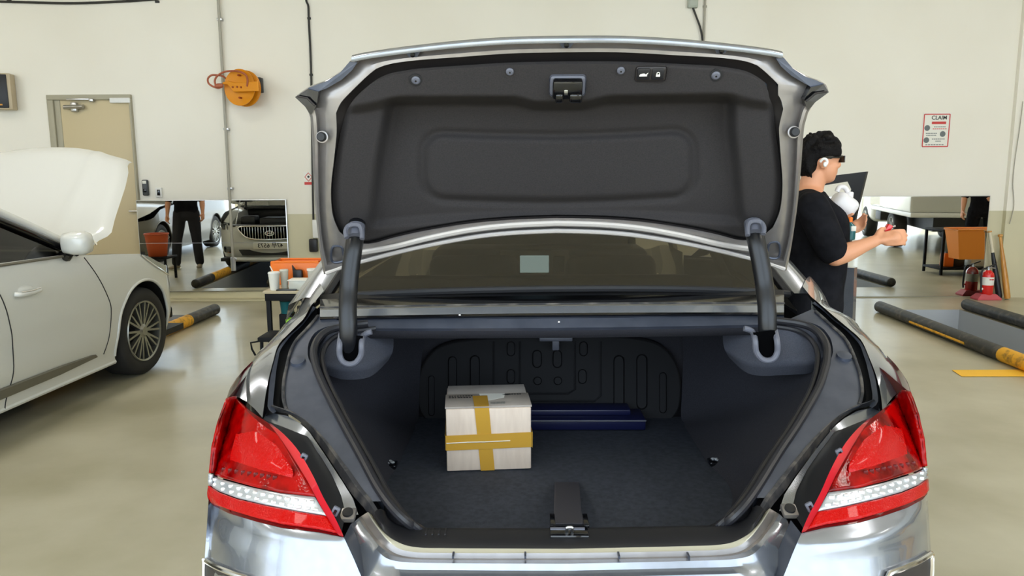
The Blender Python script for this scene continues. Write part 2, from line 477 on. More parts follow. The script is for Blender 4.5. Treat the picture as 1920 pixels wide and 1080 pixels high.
mb = MB(); mb.tube([cA, cB], 0.026, 12); mb.box((cA + cB) / 2 + Vector((0, 0.015, 0)), (0.07, 0.05, 0.11), bev=0.01); mb.build('door_closer', 'steel', door, True)
mb = MB(); e = atY(172, 188, WY - 0.05); s_ = atY(124, 184, WY - 0.06); mb.box((s_ + e) / 2, ((e - s_).length, 0.02, 0.02), bev=0.004); mb.box(e, (0.05, 0.05, 0.035), bev=0.006); mb.build('closer_arm', 'steel', door, True)
a_, b_ = atY(207, 189, WY - 0.03), atY(245, 188, WY - 0.03); mb = MB(); mb.box((a_ + b_) / 2, ((b_ - a_).x, 0.05, 0.06), bev=0.008); mb.build('door_magnet', 'white_plastic', door, True)
h = atY(262, 396, WY - 0.05); mb = MB(); mb.lathe([(0.03, 0), (0.03, 0.02), (0.012, 0.025), (0.012, 0.05)], 16, frame(h + Vector((0, 0.04, 0)), (1, 0, 0), (0, 0, 1), (0, -1, 0))); mb.tube([h, h + Vector((-0.13, 0, 0.0))], 0.011, 10); mb.build('lever_handle', 'steel', door, True)

# ceiling lamps (their glow shows on the white bonnet)
for lx, ly in [(x_, y_) for x_ in (-7.6, -3.3, 4.4, 8.8) for y_ in (1.2, 5.0)]:
    t = thing('ceiling_lamp', 'flat white panel lamp fixed under the garage ceiling', 'lamp', (lx, ly, CEIL), 0, 'ceiling panel lamps')
    mb = MB(); mb.box((0, 0, -0.03), (0.68, 1.38, 0.06), bev=0.01); mb.build('housing', 'white_plastic', t)
    mb = MB(); mb.box((0, 0, -0.064), (0.6, 1.3, 0.008), bev=0.002); mb.build('diffuser', 'lamp_emit', t)

# ================================================================ THINGS ON THE FAR WALL
def wall_mirror(label, x0, x1, panes, yaw, tilt=0.0):
    cx = (x0 + x1) / 2; t = thing('wall_mirror', label, 'mirror', (cx, WY - 0.03 - abs(yaw) * (x1 - x0) / 2, panes[0][0]), yaw)
    w = x1 - x0
    for (z0, z1) in panes:
        zz = z0 - panes[0][0]
        mb = MB(); mb.box((0, 0.0, zz + (z1 - z0) / 2), (w, 0.006, z1 - z0 - 0.004)); mb.build('pane', 'mirror_glass', t, smooth=0)
    zt = panes[-1][1] - panes[0][0]
    mb = MB(); mb.box((0, 0.012, zt / 2), (w + 0.02, 0.016, zt + 0.012), bev=0.002); mb.build('backing_frame', 'steel', t)
    return t
mL0, mL1 = atY(262, 376, WY).x, atY(536, 376, WY).x
wall_mirror('wide low wall mirror beside the beige door, showing the white car front', mL0, mL1, [(0.11, 0.70), (0.70, 1.212)], radians(1.6))
wall_mirror('wide low wall mirror behind the fire extinguisher and the open car door', atY(1470, 368, WY).x, atY(1853, 368, WY).x, [(0.012, 1.215)], radians(0.0))

# wall loudspeaker at the left edge
sp = atY(6, 172, WY - 0.12)
t = thing('wall_speaker', 'dark fronted wall loudspeaker with pale wooden side at left edge', 'speaker', (sp.x - 0.03, WY, sp.z - 0.2))
Rz = Matrix.Rotation(radians(16), 3, 'Z')
mb = MB(); mb.box((0, -0.12, 0.2), (0.27, 0.16, 0.41), Rz, 0.008); mb.build('cabinet', 'speaker_wood', t)
mb = MB(); mb.box(Vector((0, -0.12, 0.2)) + Rz @ Vector((-0.008, -0.085, 0)), (0.215, 0.012, 0.38), Rz, 0.006); g = mb.build('grille', 'black_plastic', t)
mb = MB(); mb.box(Vector((0, -0.12, 0.2)) + Rz @ Vector((0.01, -0.093, -0.155)), (0.05, 0.006, 0.016), Rz); mb.build('badge', 'amber', t)
mb = MB(); mb.box((0, -0.03, 0.2), (0.06, 0.06, 0.12), bev=0.008); mb.build('bracket', 'black_plastic', t)

# conduits, cables
def pipe(name, label, pxs, r, m, off, cat='pipe', clips=()):
    pts = [atY(x, y, WY - off) for x, y in pxs]
    t = thing(name, label, cat, tuple(pts[-1]))
    mb = MB(); mb.tube(spline(pts, 5) if len(pts) > 2 else pts, r, 10); mb.build('run', m, t, True)
    for (x, y) in clips:
        p = atY(x, y, WY - off); mb = MB(); mb.box(p + Vector((0, off / 2, 0)), (r * 3.4, off, 0.025), bev=0.004); mb.build('clip', m, t, True)
    return t
p_ = atY(413, 0, WY).x
pt = thing('conduit_pipe', 'long grey vertical conduit passing the orange hose reel and left mirror', 'pipe', (p_ - 0.02, WY - 0.05, 0.42))
mb = MB(); mb.tube([(p_, WY - 0.05, CEIL), (p_ - 0.01, WY - 0.05, 1.7), (p_ - 0.02, WY - 0.05, 0.42)], 0.017, 12); mb.build('run', 'conduit_grey', pt, True)
for z in (3.3, 2.05, 1.35, 0.5):
    mb = MB(); mb.box((p_ - 0.005, WY - 0.03, z), (0.06, 0.06, 0.03), bev=0.005); mb.build('clip', 'steel', pt, True)
mb = MB(); mb.tube([(p_ - 0.02, WY - 0.05, 0.52), (p_ - 0.02, WY - 0.05, 0.36)], 0.03, 12); mb.build('valve', 'steel', pt, True)
x2 = atY(577, 30, WY)
pipe('wall_cable', 'black cable running down the wall just left of the open boot lid', [(573, -30), (574, 0), (578, 12), (579, 40), (582, 100), (584, 170), (586, 330), (588, 430)], 0.012, 'cable_black', 0.02, 'cable', [(579, 34), (583, 140)])
pipe('wall_cable', 'thin black cable along the top of the wall at upper left', [(-20, 2), (40, 4), (140, 6), (240, 2), (296, -2)], 0.014, 'cable_black', 0.02, 'cable', [(16, 0), (294, 3)])
pipe('conduit_pipe', 'slim grey conduit above the boot lid at upper right', [(1323, -30), (1321, 30), (1319, 110)], 0.013, 'conduit_grey', 0.02, 'pipe', [(1322, 12)])
bx = atY(1299, 3, WY - 0.03)
t = thing('junction_box', 'small grey junction box at the top of the wall above the boot lid', 'junction box', tuple(bx))
mb = MB(); mb.box(bx, (0.115, 0.06, 0.14), bev=0.012); mb.build('body', 'box_grey', t, True)
mb = MB(); mb.box(bx + Vector((0, -0.034, 0)), (0.085, 0.01, 0.11), bev=0.004); mb.build('cover', 'box_grey', t, True)
pipe('wall_cable', 'short black cable curving out of the grey junction box', [(1299, 14), (1307, 35), (1313, 52), (1317, 74), (1318, 110)], 0.011, 'cable_black', 0.03, 'cable')
pipe('wall_cable', 'thin grey wire hanging down the wall at the right edge', [(1918, 190), (1912, 240), (1903, 300), (1899, 345), (1901, 385), (1893, 420)], 0.0045, 'conduit_grey', 0.075, 'wire')

# hose reel
hc = atY(455, 165, WY - 0.22)
t = thing('hose_reel', 'orange steel hose reel with black bracket beside the grey conduit', 'hose reel', (hc.x, WY, hc.z))
ax = Vector((-0.28, -0.96, 0.02)).normalized()
fr = frame(hc, ax.cross(Vector((0, 0, 1))).normalized(), (0, 0, 1), ax)
mb = MB(); mb.lathe([(0.001, 0.045), (0.17, 0.045), (0.205, 0.06), (0.205, 0.05), (0.17, 0.034), (0.001, 0.034)], 40, fr); mb.build('side_plate', 'orange_reel', t, True)
mb = MB(); mb.lathe([(0.001, -0.045), (0.17, -0.045), (0.205, -0.06), (0.205, -0.05), (0.17, -0.034), (0.001, -0.034)], 40, fr); mb.build('side_plate', 'orange_reel', t, True)
mb = MB(); mb.lathe([(0.15, -0.03), (0.15, 0.03)], 32, fr, cap=False); mb.build('drum', 'orange_dark', t, True)
R3 = fr.to_3x3()
mb = MB()
arm = [(-0.20, 0.06), (-0.20, 0.035), (-0.13, 0.03), (-0.05, -0.055), (0.28, -0.055), (0.28, 0.055), (0.05, 0.045), (-0.05, 0.05), (-0.12, 0.075)]
mb.prism([hc + R3 @ Vector((-u, v, 0.075)) * 1.0 for u, v in arm], R3 @ Vector((0, 0, 0.02)))
arm_o = mb.build('arm', 'orange_reel', t, True, smooth=0); bevel(arm_o, 0.006)
for u, v in ((0.0, 0.0), (-0.06, 0.0), (0.05, -0.005), (0.02, 0.13), (0.02, -0.12)):
    mb = MB(); mb.lathe([(0.011, 0.06), (0.011, 0.103), (0.004, 0.106)], 10, frame(hc + R3 @ Vector((-u, v, 0)), R3.col[0], R3.col[1], R3.col[2])); mb.build('bolt', 'orange_dark', t, True)
mb = MB(); mb.box(atY(484, 158, WY - 0.05) + Vector((0, 0, -0.01)), (0.095, 0.1, 0.17), bev=0.008); mb.build('bracket', 'black_plastic', t, True)
q = [atY(x, y, WY - d) for x, y, d in [(463, 162, .35), (464, 150, .36), (460, 140, .33), (448, 134, .3), (435, 133, .28), (420, 135, .28), (408, 142, .28), (403, 150, .28), (404, 158, .28), (410, 163, .28)]]
mb = MB(); mb.tube(spline(q, 6), 0.011, 10); mb.build('hose', 'hose_brown', t, True)
q = [atY(x, y, WY - d) for x, y, d in [(424, 148, .2), (418, 143, .24), (408, 141, .27), (397, 141, .28), (390, 147, .28), (391, 156, .28), (399, 162, .28), (409, 165, .28), (416, 163, .28)]]
mb = MB(); mb.tube(spline(q, 6), 0.011, 10); mb.build('hose', 'hose_brown', t, True)
mb = MB(); a_, b_ = atY(403, 162, WY - .29), atY(418, 160, WY - .27); mb.tube([a_, a_.lerp(b_, .4), b_], [.02, .03, .022], 12); mb.build('nozzle', 'hose_brown', t, True)

# signs
def paper(name, label, px0, px1, cat='sign'):
    a, b = atY(px0[0], px0[1], WY - 0.004), atY(px1[0], px1[1], WY - 0.004)
    t = thing(name, label, cat, ((a.x + b.x) / 2, WY, b.z))
    return t, a, b
t, a, b = paper('claim_poster', 'small white CLAIM notice with red border on the right wall', (1731, 211), (1779, 278), 'poster')
w, hgt = b.x - a.x, a.z - b.z; cx, cz = (a.x + b.x) / 2, (a.z + b.z) / 2
mb = MB(); mb.box((cx, WY - 0.003, cz), (w, 0.004, hgt)); mb.build('sheet', 'paper_white', t, True, smooth=0)
mb = MB(); bw = 0.012
for c, s in (((cx, WY - 0.0055, cz + hgt * .45), (w * .9, .001, bw)), ((cx, WY - 0.0055, cz - hgt * .45), (w * .9, .001, bw)), ((cx - w * .45, WY - 0.0055, cz), (bw, .001, hgt * .9)), ((cx + w * .45, WY - 0.0055, cz), (bw, .001, hgt * .9))): mb.box(c, s)
mb.build('border', 'sign_red', t, True, smooth=0)
TW = lambda x, z: WALLF((cx + w * x, WY - 0.0056, cz + hgt * z))
text_mesh('heading', 'CLAIM', 0.062, TW(0.08, .35), 'ink', t, True, bold=0.001)
mb = MB(); mb.box((cx + w * .08, WY - 0.0055, cz + hgt * .21), (w * .5, .001, hgt * .07)); mb.build('red_bar', 'sign_red', t, True, smooth=0)
for dx, dz in ((-.32, .07), (.24, -.10), (-.32, -.27)):
    mb = MB(); mb.lathe([(0.001, 0), (w * .1, 0), (w * .1, 0.001)], 16, WALLF((cx + w * dx, WY - 0.0055, cz + hgt * dz))); mb.build('pictogram', 'sign_grey', t, True)
for dx, dz, ln in ((.12, .10, .42), (.12, .045, .5), (-.16, -.08, .4), (-.16, -.135, .36), (.1, -.24, .46), (.1, -.30, .2), (-.02, -.40, .66)):
    mb = MB()
    for k in range(7): mb.box((cx + w * (dx + ln * (k - 3) / 7), WY - 0.0055, cz + hgt * dz), (w * ln / 9, .0008, hgt * .022))
    o = mb.build('text_line', 'sign_grey' if dz < -.2 else ('sign_red' if dz in (.045, -.24) else 'sign_grey'), t, True, smooth=0)
t, a, b = paper('hazard_notice', 'tiny white and red hazard notice beside the boot lid edge', (569, 322), (588, 348))
w, hgt = b.x - a.x, a.z - b.z; cx, cz = (a.x + b.x) / 2, (a.z + b.z) / 2
mb = MB(); mb.box((cx, WY - 0.003, cz), (w, 0.004, hgt)); mb.build('sheet', 'paper_white', t, True, smooth=0)
mb = MB(); mb.box((cx, WY - 0.0055, cz - hgt * .34), (w * .9, .001, hgt * .2)); mb.build('red_band', 'sign_red', t, True, smooth=0)
mb = MB(); dm = [(cx, cz + hgt * .42), (cx + w * .38, cz + hgt * .12), (cx, cz - hgt * .18), (cx - w * .38, cz + hgt * .12)]
for (x0_, z0_), (x1_, z1_) in zip(dm, dm[1:] + dm[:1]): mb.tube([(x0_, WY - .0055, z0_), (x1_, WY - .0055, z1_)], .004, 6)
mb.build('diamond', 'sign_red', t, True)
mb = MB(); mb.lathe([(.001, 0), (w * .12, 0), (w * .12, .001)], 12, WALLF((cx, WY - .0055, cz + hgt * .14))); mb.build('flame_mark', 'ink', t, True)
# door entry devices
a = atY(273, 352, WY - 0.02)
t = thing('entry_keypad', 'narrow dark grey entry keypad beside the beige door', 'keypad', tuple(a))
mb = MB(); mb.box(a, (0.072, 0.045, 0.19), bev=0.016, seg=3); mb.build('body', 'device_grey', t, True)
mb = MB(); mb.box(a + Vector((0, -0.024, 0.066)), (0.046, 0.004, 0.036), bev=0.002); mb.build('display', 'paper_white', t, True)
mb = MB(); mb.box(a + Vector((0, -0.024, -0.035)), (0.04, 0.005, 0.04), bev=0.008); mb.build('sensor', 'gloss_black', t, True)
a = atY(298, 361, WY - 0.015)
t = thing('door_switch', 'white wall plate with black button right of the keypad', 'switch', tuple(a))
mb = MB(); mb.box(a, (0.08, 0.03, 0.115), bev=0.008); mb.build('plate', 'white_plastic', t, True)
mb = MB(); mb.box(a + Vector((0.004, -0.018, 0.0)), (0.036, 0.01, 0.07), bev=0.003); mb.build('button', 'gloss_black', t, True)

# ================================================================ PITS AND FLOOR
def pit_rail(label, x0, y0, y1, stripes):
    t = thing('pit_rail', label, 'rail', (pit_x(x0, y1), y1, 0.0), 0, 'round rails along the inspection pits')
    P = lambda y: Vector((pit_x(x0, y), y, 0.062))
    cuts = [y1] + [s for pr in stripes for s in pr] + [y0]; yel = False
    for a, b in zip(cuts, cuts[1:]):
        if a - b > 0.01:
            mb = MB(); mb.tube([P(a), P((a + b) / 2), P(b)], 0.06 if not yel else 0.0602, 16); mb.build('yellow_section' if yel else 'black_section', 'rail_yellow' if yel else 'rail_black', t, True, smooth=40)
        yel = not yel
    mb = MB(); mb.ellipsoid(P(y1), (0.06, 0.03, 0.06)); mb.build('end_cap', 'rail_black', t, True)
    return t
pit_rail('round black and yellow rail on the near side of the right pit', 3.86, 0.6, 8.03, [(5.85, 5.2), (4.2, 3.5), (2.5, 1.8)])
pit_rail('round black and yellow rail on the far side of the right pit', 4.86, 0.6, 8.15, [(5.6, 4.9), (3.9, 3.2), (2.3, 1.6)])
pit_rail('round black and yellow rail of the left pit beside the white car front', -3.37, 0.6, 7.98, [(7.35, 6.6), (5.6, 4.9), (3.9, 3.2)])
pit_rail('round black and yellow rail of the left pit under the white car', -4.38, 0.6, 7.98, [(7.35, 6.6), (5.6, 4.9), (3.9, 3.2)])
# worn yellow side stripe on the near right rail
mb = MB(); ys = [7.25, 6.9, 6.6, 6.3]
mb.tube([(pit_x(3.86, y) - 0.052, y, 0.05) for y in ys], 0.014, 8); o = mb.build('worn_stripe', 'rail_yellow', [q for q in COL.objects if q.name.startswith('pit_rail')][0], True)
l = [atZ(x, y, 0.003) for x, y in [(1785, 694), (1803, 706), (1990, 706), (1990, 693)]]
mb = MB(); mb.prism(l, (0, 0, 0.002)); tag(mb.build('floor_marking', 'line_yellow', smooth=0), 'yellow painted line on the floor at the right edge', 'floor marking')
# painted kerb strip below the left mirror
mb = MB(); mb.box(((mL0 + mL1) / 2 + 0.1, WY - 0.09, 0.01), (mL1 - mL0 + 0.6, 0.17, 0.02), bev=0.004); struct('trim_3', mb, 'wainscot_paint')
# ================================================================ THE SILVER CAR (rear end, boot open)
X0 = 0.105
car = thing('silver_sedan', 'silver grey sedan with its boot lid raised, seen from behind', 'car', (X0, 3.9, 0))
def interp(tab, x):
    if x <= tab[0][0]: return tab[0][1]
    for (a, b), (c, d) in zip(tab, tab[1:]):
        if x <= c: return b + (d - b) * (x - a) / (c - a)
    return tab[-1][1]
ROLLK = 0.009
C_FL = [(570, 1056), (597, 1064), (645, 1068), (700, 1072), (740, 1074), (772, 1074), (850, 1069), (920, 1066), (1000, 1067), (1060, 1067)]
C_LID = [(75, 1063), (165, 1062), (185, 1052), (245, 1046), (510, 1041)]
C_IN = [(600, 1040), (700, 1034), (800, 1030), (880, 1037), (1000, 1060)]
C_ARM = [(430, 1040), (650, 1047), (700, 1048)]
def mpx(p, tab, side):
    """a traced left-hand pixel, or its partner on the right-hand side of the car"""
    x, y = p[0], p[1]
    if side < 0: return (x, y) + tuple(p[2:])
    c = tab(x, y) if callable(tab) else interp(tab, y)
    xr = 2 * c - x
    return (xr, y - ROLLK * (xr - x)) + tuple(p[2:])
def lampmap(x, y): return ((2103 - 0.9315 * x) + x) / 2
def px_spline(pts, k=5): return [tuple(v) for v in spline([Vector((p[0], p[1], p[2] if len(p) > 2 else 0)) for p in pts], k)]
def cx_(P): return P.x - X0

# --- deck plane: the slanted plane of the boot opening
DPP = Vector((X0, 1.52, 0.74)); DPN = Vector((0, -0.438, 1.0)).normalized()
def deck(px, py, off=0.0): return onplane(px, py, DPP + DPN * off, DPN)

# --- rear corner surface shared by the lamps and the bumper
def y_rear(x, z):
    a = abs(x)
    Y = 1.455 + (0.27 * ((a - 0.42) / 0.445) ** 2.6 if a > 0.42 else 0.0)
    if a > 0.865: Y += (a - 0.865) * 6
    if z > 0.75: Y += 1.15 * (z - 0.75)
    elif z < 0.72: Y += -0.36 * (0.72 - z) + 0.5 * max(0, .60 - z) ** 1.5 * 2 if z > 0.45 else -0.0972 + 0.058 + (0.45 - z) * 0.25
    return Y
def rear(px, py, off=0.0):
    return onsurf(px, py, lambda P: P.y - (y_rear(P.x - X0, P.z) - off), 1.2, 2.3)

for side in (-1, 1):
    sgn = side
    def F(pts, off=0.0, tab=C_FL): return [deck(*mpx(p, tab, side)[:2], off) for p in pts]
    # ---- quarter panel: shut-line edge, shoulder silhouette, then the body side
    inner = [(607, 545), (590, 566), (583, 573), (570, 597), (557, 610), (540, 627), (527, 640), (519, 653), (512, 678), (503, 713), (497, 747), (492, 783)]
    L1 = F(inner, 0.012)
    sil = [(592, 527, 2.72), (575, 548, 2.72), (563, 568, 2.7), (550, 593, 2.68), (533, 608, 2.58), (518, 627, 2.5), (500, 646, 2.4), (485, 660, 2.31), (470, 681, 2.22), (455, 702, 2.12), (446, 720, 2.06), (438, 742, 2.0)]
    S = [atD(*mpx(p, lambda x, y: 1066 if y > 600 else 1056, side)) for p in sil]
    N = 30
    L1s = resample(spline(L1, 4), N); Ss = resample(spline(S, 4), N)
    mids = []
    for a, b in zip(L1s, Ss):
        m_ = a.lerp(b, 0.5); m_.z += 0.022; mids.append(m_)
    rows = [L1s]
    for k in (0.25, 0.5, 0.75, 1.0):
        rows.append([((1 - k) ** 2) * a + 2 * k * (1 - k) * m_ + k * k * b for a, m_, b in zip(L1s, mids, Ss)])
    # down the side
    for dz, dx in ((-0.06, 0.012), (-0.16, 0.02)):
        rows.append([Vector((b.x + sgn * dx, b.y + 0.02, b.z + dz)) for b in Ss])
    mb = MB(); mb.grid(rows); o = mb.build('quarter_panel', 'silver_paint', car, True, smooth=50)
    # ---- shut-line lip, gutter, flange
    l2 = [(593, 577), (582, 590), (567, 610), (548, 627), (533, 645), (525, 658), (522, 672), (518, 695), (514, 733), (512, 757), (518, 772)]
    l3 = [(595, 580), (590, 597), (573, 617), (557, 633), (547, 650), (541, 668), (537, 685), (531, 712), (525, 740), (524, 760), (532, 771)]
    l1b = [(587, 574), (578, 592), (562, 612), (544, 627), (530, 642), (521, 655), (514, 678), (506, 713), (503, 745), (502, 765), (512, 775)]
    A = resample(spline(F(l1b, 0.0), 4), N); B = resample(spline(F(l2, -0.006), 4), N); Bd = resample(spline(F(l2, -0.035), 4), N); Cc = resample(spline(F(l3, -0.03), 4), N); Cu = resample(spline(F(l3, -0.002), 4), N)
    Ad = resample(spline(F(inner[2:], -0.03), 4), N)
    mb = MB(); mb.grid([A, B, Bd]); mb.build('shut_lip', 'flange_paint', car, True)
    mb = MB(); mb.grid([Ad, A]); mb.build('shut_gap', 'black_rubber', car, True)
    mb = MB(); mb.grid([Bd, Cc, Cu]); mb.build('gutter', 'black_rubber', car, True)
    # painted flange between gutter and seal
    f_out = [(600, 588), (590, 600), (573, 620), (557, 637), (547, 654), (541, 672), (537, 690), (532, 715), (530, 745), (535, 770), (548, 776), (563, 784), (587, 802), (613, 829), (643, 867), (663, 895), (680, 917), (698, 940)]
    f_in = [(650, 606), (615, 612), (592, 622), (580, 640), (577, 655), (578, 670), (585, 686), (593, 705), (600, 720), (607, 733), (615, 750), (623, 767), (640, 800), (655, 830), (672, 862), (688, 890), (703, 917), (718, 940)]
    O_ = resample(spline(F(f_out, 0.0), 3), 48); I_ = resample(spline(F(f_in, 0.004), 3), 48)
    mb = MB(); mb.grid([O_, [a.lerp(b, .5) for a, b in zip(O_, I_)], I_, [p - DPN * 0.04 for p in I_]]); mb.build('opening_flange', 'flange_paint', car, True)
    # dusty edge line of the flange and round boss
    e_ = F([(596, 592), (590, 600), (573, 619), (557, 636), (547, 653), (541, 671), (537, 689), (532, 714), (531, 745), (537, 768)], 0.004)
    mb = MB(); mb.tube(spline(e_, 4), 0.0045, 8); mb.build('dusty_bead', 'dusty_gutter', car, True)
    bs = F([(559, 680)], 0.0)[0]; mb = MB(); mb.lathe([(0.022, 0), (0.020, 0.010), (0.001, 0.012)], 18, frame(bs, (1, 0, 0), Vector(DPN).cross(Vector((1, 0, 0))), DPN)); mb.build('drain_plug', 'flange_paint', car, True)
    # dirty lip that runs down beside the lamp
    o1 = [(503, 767), (522, 773), (540, 776), (563, 791), (580, 808), (597, 831), (612, 853), (642, 899), (660, 927), (683, 953), (700, 978)]
    o2 = [(520, 764), (535, 769), (552, 776), (568, 785), (587, 800), (613, 827), (637, 858), (663, 893), (680, 917), (698, 939), (712, 962)]
    a_ = resample(spline(F(o1, -0.018), 4), N); b_ = resample(spline(F(o2, 0.004), 4), N); c_ = [p.lerp(q, .5) + DPN * 0.012 for p, q in zip(a_, b_)]
    mb = MB(); mb.grid([a_, c_, b_]); mb.build('dirty_lip', 'dusty_gutter', car, True)
    # pale metal pocket behind the lamp and the black lamp gasket
    p1 = [(505, 765), (512, 775), (540, 780), (563, 794), (580, 810), (597, 835), (612, 857), (642, 903), (662, 935), (672, 965)]
    p2 = [(494, 785), (500, 789), (530, 800), (560, 812), (577, 818), (590, 840), (602, 857), (622, 890), (640, 930), (648, 965)]
    a_ = resample(F(p1, -0.016), N); b_ = resample(F(p2, -0.022), N)
    mb = MB(); mb.grid([a_, b_]); mb.build('lamp_pocket', 'silver_paint', car, True)
    p3_ = [(490, 785), (505, 797), (530, 817), (553, 842), (570, 865), (587, 897), (607, 935), (627, 972), (640, 1000)]
    b2 = resample([deck(*mpx(p, C_FL, side)[:2], -0.024) for p in p2], N); c3 = resample([rear(*mpx(p, lampmap, side)[:2], -0.02) for p in p3_], N)
    mb = MB(); mb.grid([b2, c3]); mb.build('lamp_gasket', 'black_plastic', car, True)
    for q in ((572, 858), (632, 957)):
        P = rear(*mpx(q, lampmap, side)[:2], -0.012); mb = MB(); mb.box(P + Vector((0, -0.012, 0.004)), (0.016, 0.008, 0.022), Matrix.Rotation(sgn * -0.5, 3, 'Y'), 0.003); k_ = mb.build('lamp_tab', 'grey_plastic', car, True)
        mb = MB(); mb.box(P + Vector((0, -0.017, 0.004)), (0.006, 0.002, 0.010), Matrix.Rotation(sgn * -0.5, 3, 'Y')); mb.build('tab_slot', 'gloss_black', k_, True)
    # bumper end bracket with a rubber plug
    P = deck(*mpx((653, 966), C_FL, side)[:2], 0.0); fr = frame(P, (1, 0, 0), Vector(DPN).cross(Vector((1, 0, 0))), DPN)
    mb = MB(); mb.box(P, (0.034, 0.034, 0.014), fr.to_3x3(), 0.004); k_ = mb.build('corner_bracket', 'silver_inner', car, True)
    mb = MB(); mb.lathe([(0.012, 0.005), (0.012, 0.012), (0.004, 0.013)], 16, fr); mb.build('rubber_plug', 'black_rubber', k_, True)

    # ---- tail lamp
    def RP(pts, off=0.0): return [Vector((*mpx(p, lampmap, side)[:2], 0)) for p in pts]
    def lamp_patch(top, bot, left, right, nu, nv, off, crown=0.0):
        G = coons(RP(top), RP(bot), RP(left), RP(right), nu, nv)
        out = []
        for j, row in enumerate(G):
            out.append([rear(p.x, p.y, off + crown * sin(pi * min(1, max(0, j / (nv - 1)))) ) for p in row])
        return out
    tl = tag(bpy.data.objects.new('tail_lamp', None)); COL.objects.link(tl); tl.parent = car; tl.location = (0, 0, 0); tl.matrix_parent_inverse = Matrix.Identity(4)
    tl['label'] = 'red tail lamp with a clear white strip'
    up_in = [(505, 795), (530, 815), (553, 840), (570, 866), (587, 897), (604, 930)]
    G = lamp_patch([(428, 746), (438, 742), (467, 769), (505, 795)], [(396, 886), (418, 897), (480, 914), (530, 925), (592, 932)], [(428, 746), (412, 790), (401, 835), (396, 886)], [(505, 795), (523, 818), (543, 848), (560, 875), (577, 903), (592, 932)], 36, 26, 0.022, 0.004)
    mb = MB(); mb.grid(G); solidify(mb.build('upper_lens', 'lamp_red', tl, True, smooth=60), 0.012, 0)
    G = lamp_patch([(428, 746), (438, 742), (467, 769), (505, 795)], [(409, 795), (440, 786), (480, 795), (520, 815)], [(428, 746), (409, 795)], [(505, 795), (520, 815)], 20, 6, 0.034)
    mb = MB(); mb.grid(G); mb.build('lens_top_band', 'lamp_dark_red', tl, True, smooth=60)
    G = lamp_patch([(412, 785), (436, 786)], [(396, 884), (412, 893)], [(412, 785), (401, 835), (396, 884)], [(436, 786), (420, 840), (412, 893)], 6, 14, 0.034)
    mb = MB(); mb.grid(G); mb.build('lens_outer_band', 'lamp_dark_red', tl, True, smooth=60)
    # darker arched reflector bowl seen in the lens, and the ribbed strip below it
    G = lamp_patch([(446, 800), (480, 800), (520, 830), (545, 872)], [(430, 872), (465, 880), (505, 888), (548, 896)], [(446, 800), (438, 830), (433, 850), (430, 872)], [(545, 872), (548, 880), (550, 888), (548, 896)], 14, 8, 0.0335, 0.008)
    mb = MB(); mb.grid(G); mb.build('reflector_bowl', 'lamp_red_lower', tl, True, smooth=60)
    for k in range(9):
        x_ = 420 + k * 12; y_ = 881 + k * 1.9
        P = rear(*mpx((x_, y_), lampmap, side)[:2], 0.033); mb = MB(); mb.box(P, (0.011, 0.006, 0.011), None, 0.002); mb.build('lens_rib', 'lamp_dark_red', tl, True)
    G = lamp_patch([(395, 889), (418, 900), (480, 917), (530, 927), (592, 934)], [(394, 909), (413, 922), (447, 935), (497, 947), (563, 960), (612, 968)], [(395, 889), (394, 909)], [(592, 934), (612, 968)], 36, 6, 0.020)
    mb = MB(); mb.grid(G); solidify(mb.build('white_strip', 'lamp_white', tl, True, smooth=60), 0.012, 0)
    for k in range(13):
        u = (k + 0.6) / 13.5
        for row, (y0, dy) in enumerate(((0.28, 0), (0.7, 0))):
            top = (395 + u * 197, interp([(395, 889), (418, 900), (480, 917), (530, 927), (592, 934)], 395 + u * 197)); bot = (394 + u * 218, interp([(394, 909), (413, 922), (447, 935), (497, 947), (563, 960), (612, 968)], 394 + u * 218))
            q = (top[0] + (bot[0] - top[0]) * y0, top[1] + (bot[1] - top[1]) * y0)
            P = rear(*mpx(q, lampmap, side)[:2], 0.0305); mb = MB(); mb.box(P, (0.0125, 0.006, 0.008), Matrix.Rotation(0.2 * random.uniform(-1, 1), 3, 'X') @ Matrix.Rotation(0.3 * random.uniform(-1, 1), 3, 'Z'), 0.002); mb.build('led_cell', 'lamp_cell', tl, True)
    G = lamp_patch([(394, 911), (413, 924), (447, 937), (497, 949), (563, 962), (614, 970)], [(392, 932), (400, 942), (430, 956), (480, 971), (530, 983), (597, 992), (632, 1000)], [(394, 911), (392, 932)], [(614, 970), (632, 1000)], 36, 8, 0.022)
    mb = MB(); mb.grid(G); solidify(mb.build('lower_lens', 'lamp_red_lower', tl, True, smooth=60), 0.012, 0)
    G = lamp_patch([(392, 932), (400, 942), (430, 956), (480, 971), (530, 983), (597, 992), (632, 1000)], [(391, 938), (400, 948), (430, 963), (480, 978), (530, 990), (597, 998), (641, 1006)], [(392, 932), (391, 938)], [(632, 1000), (641, 1006)], 36, 3, 0.014)
    mb = MB(); mb.grid(G); mb.build('lower_rim', 'lamp_dark_red', tl, True, smooth=60)
    # bevelled inner edge of the lens
    ea = [(505, 795), (523, 818), (543, 848), (560, 875), (577, 903), (592, 932), (612, 968), (632, 1000), (641, 1006)]
    eb = [(507, 793), (532, 814), (555, 839), (572, 865), (589, 896), (606, 932), (627, 969), (642, 1000), (644, 1008)]
    mb = MB(); mb.grid([[rear(*mpx(p, lampmap, side)[:2], 0.024) for p in px_spline(ea, 3)], [rear(*mpx(p, lampmap, side)[:2], 0.010) for p in px_spline(eb, 3)], [rear(*mpx(p, lampmap, side)[:2], -0.03) for p in px_spline(eb, 3)]]); mb.build('lens_edge', 'lamp_edge', tl, True)
    # the lamp carried round the corner on to the body side
    w0 = [rear(*mpx(p, lampmap, side)[:2], 0.02) for p in px_spline([(428, 746), (412, 790), (401, 835), (396, 886), (393, 912), (391, 938)], 3)]
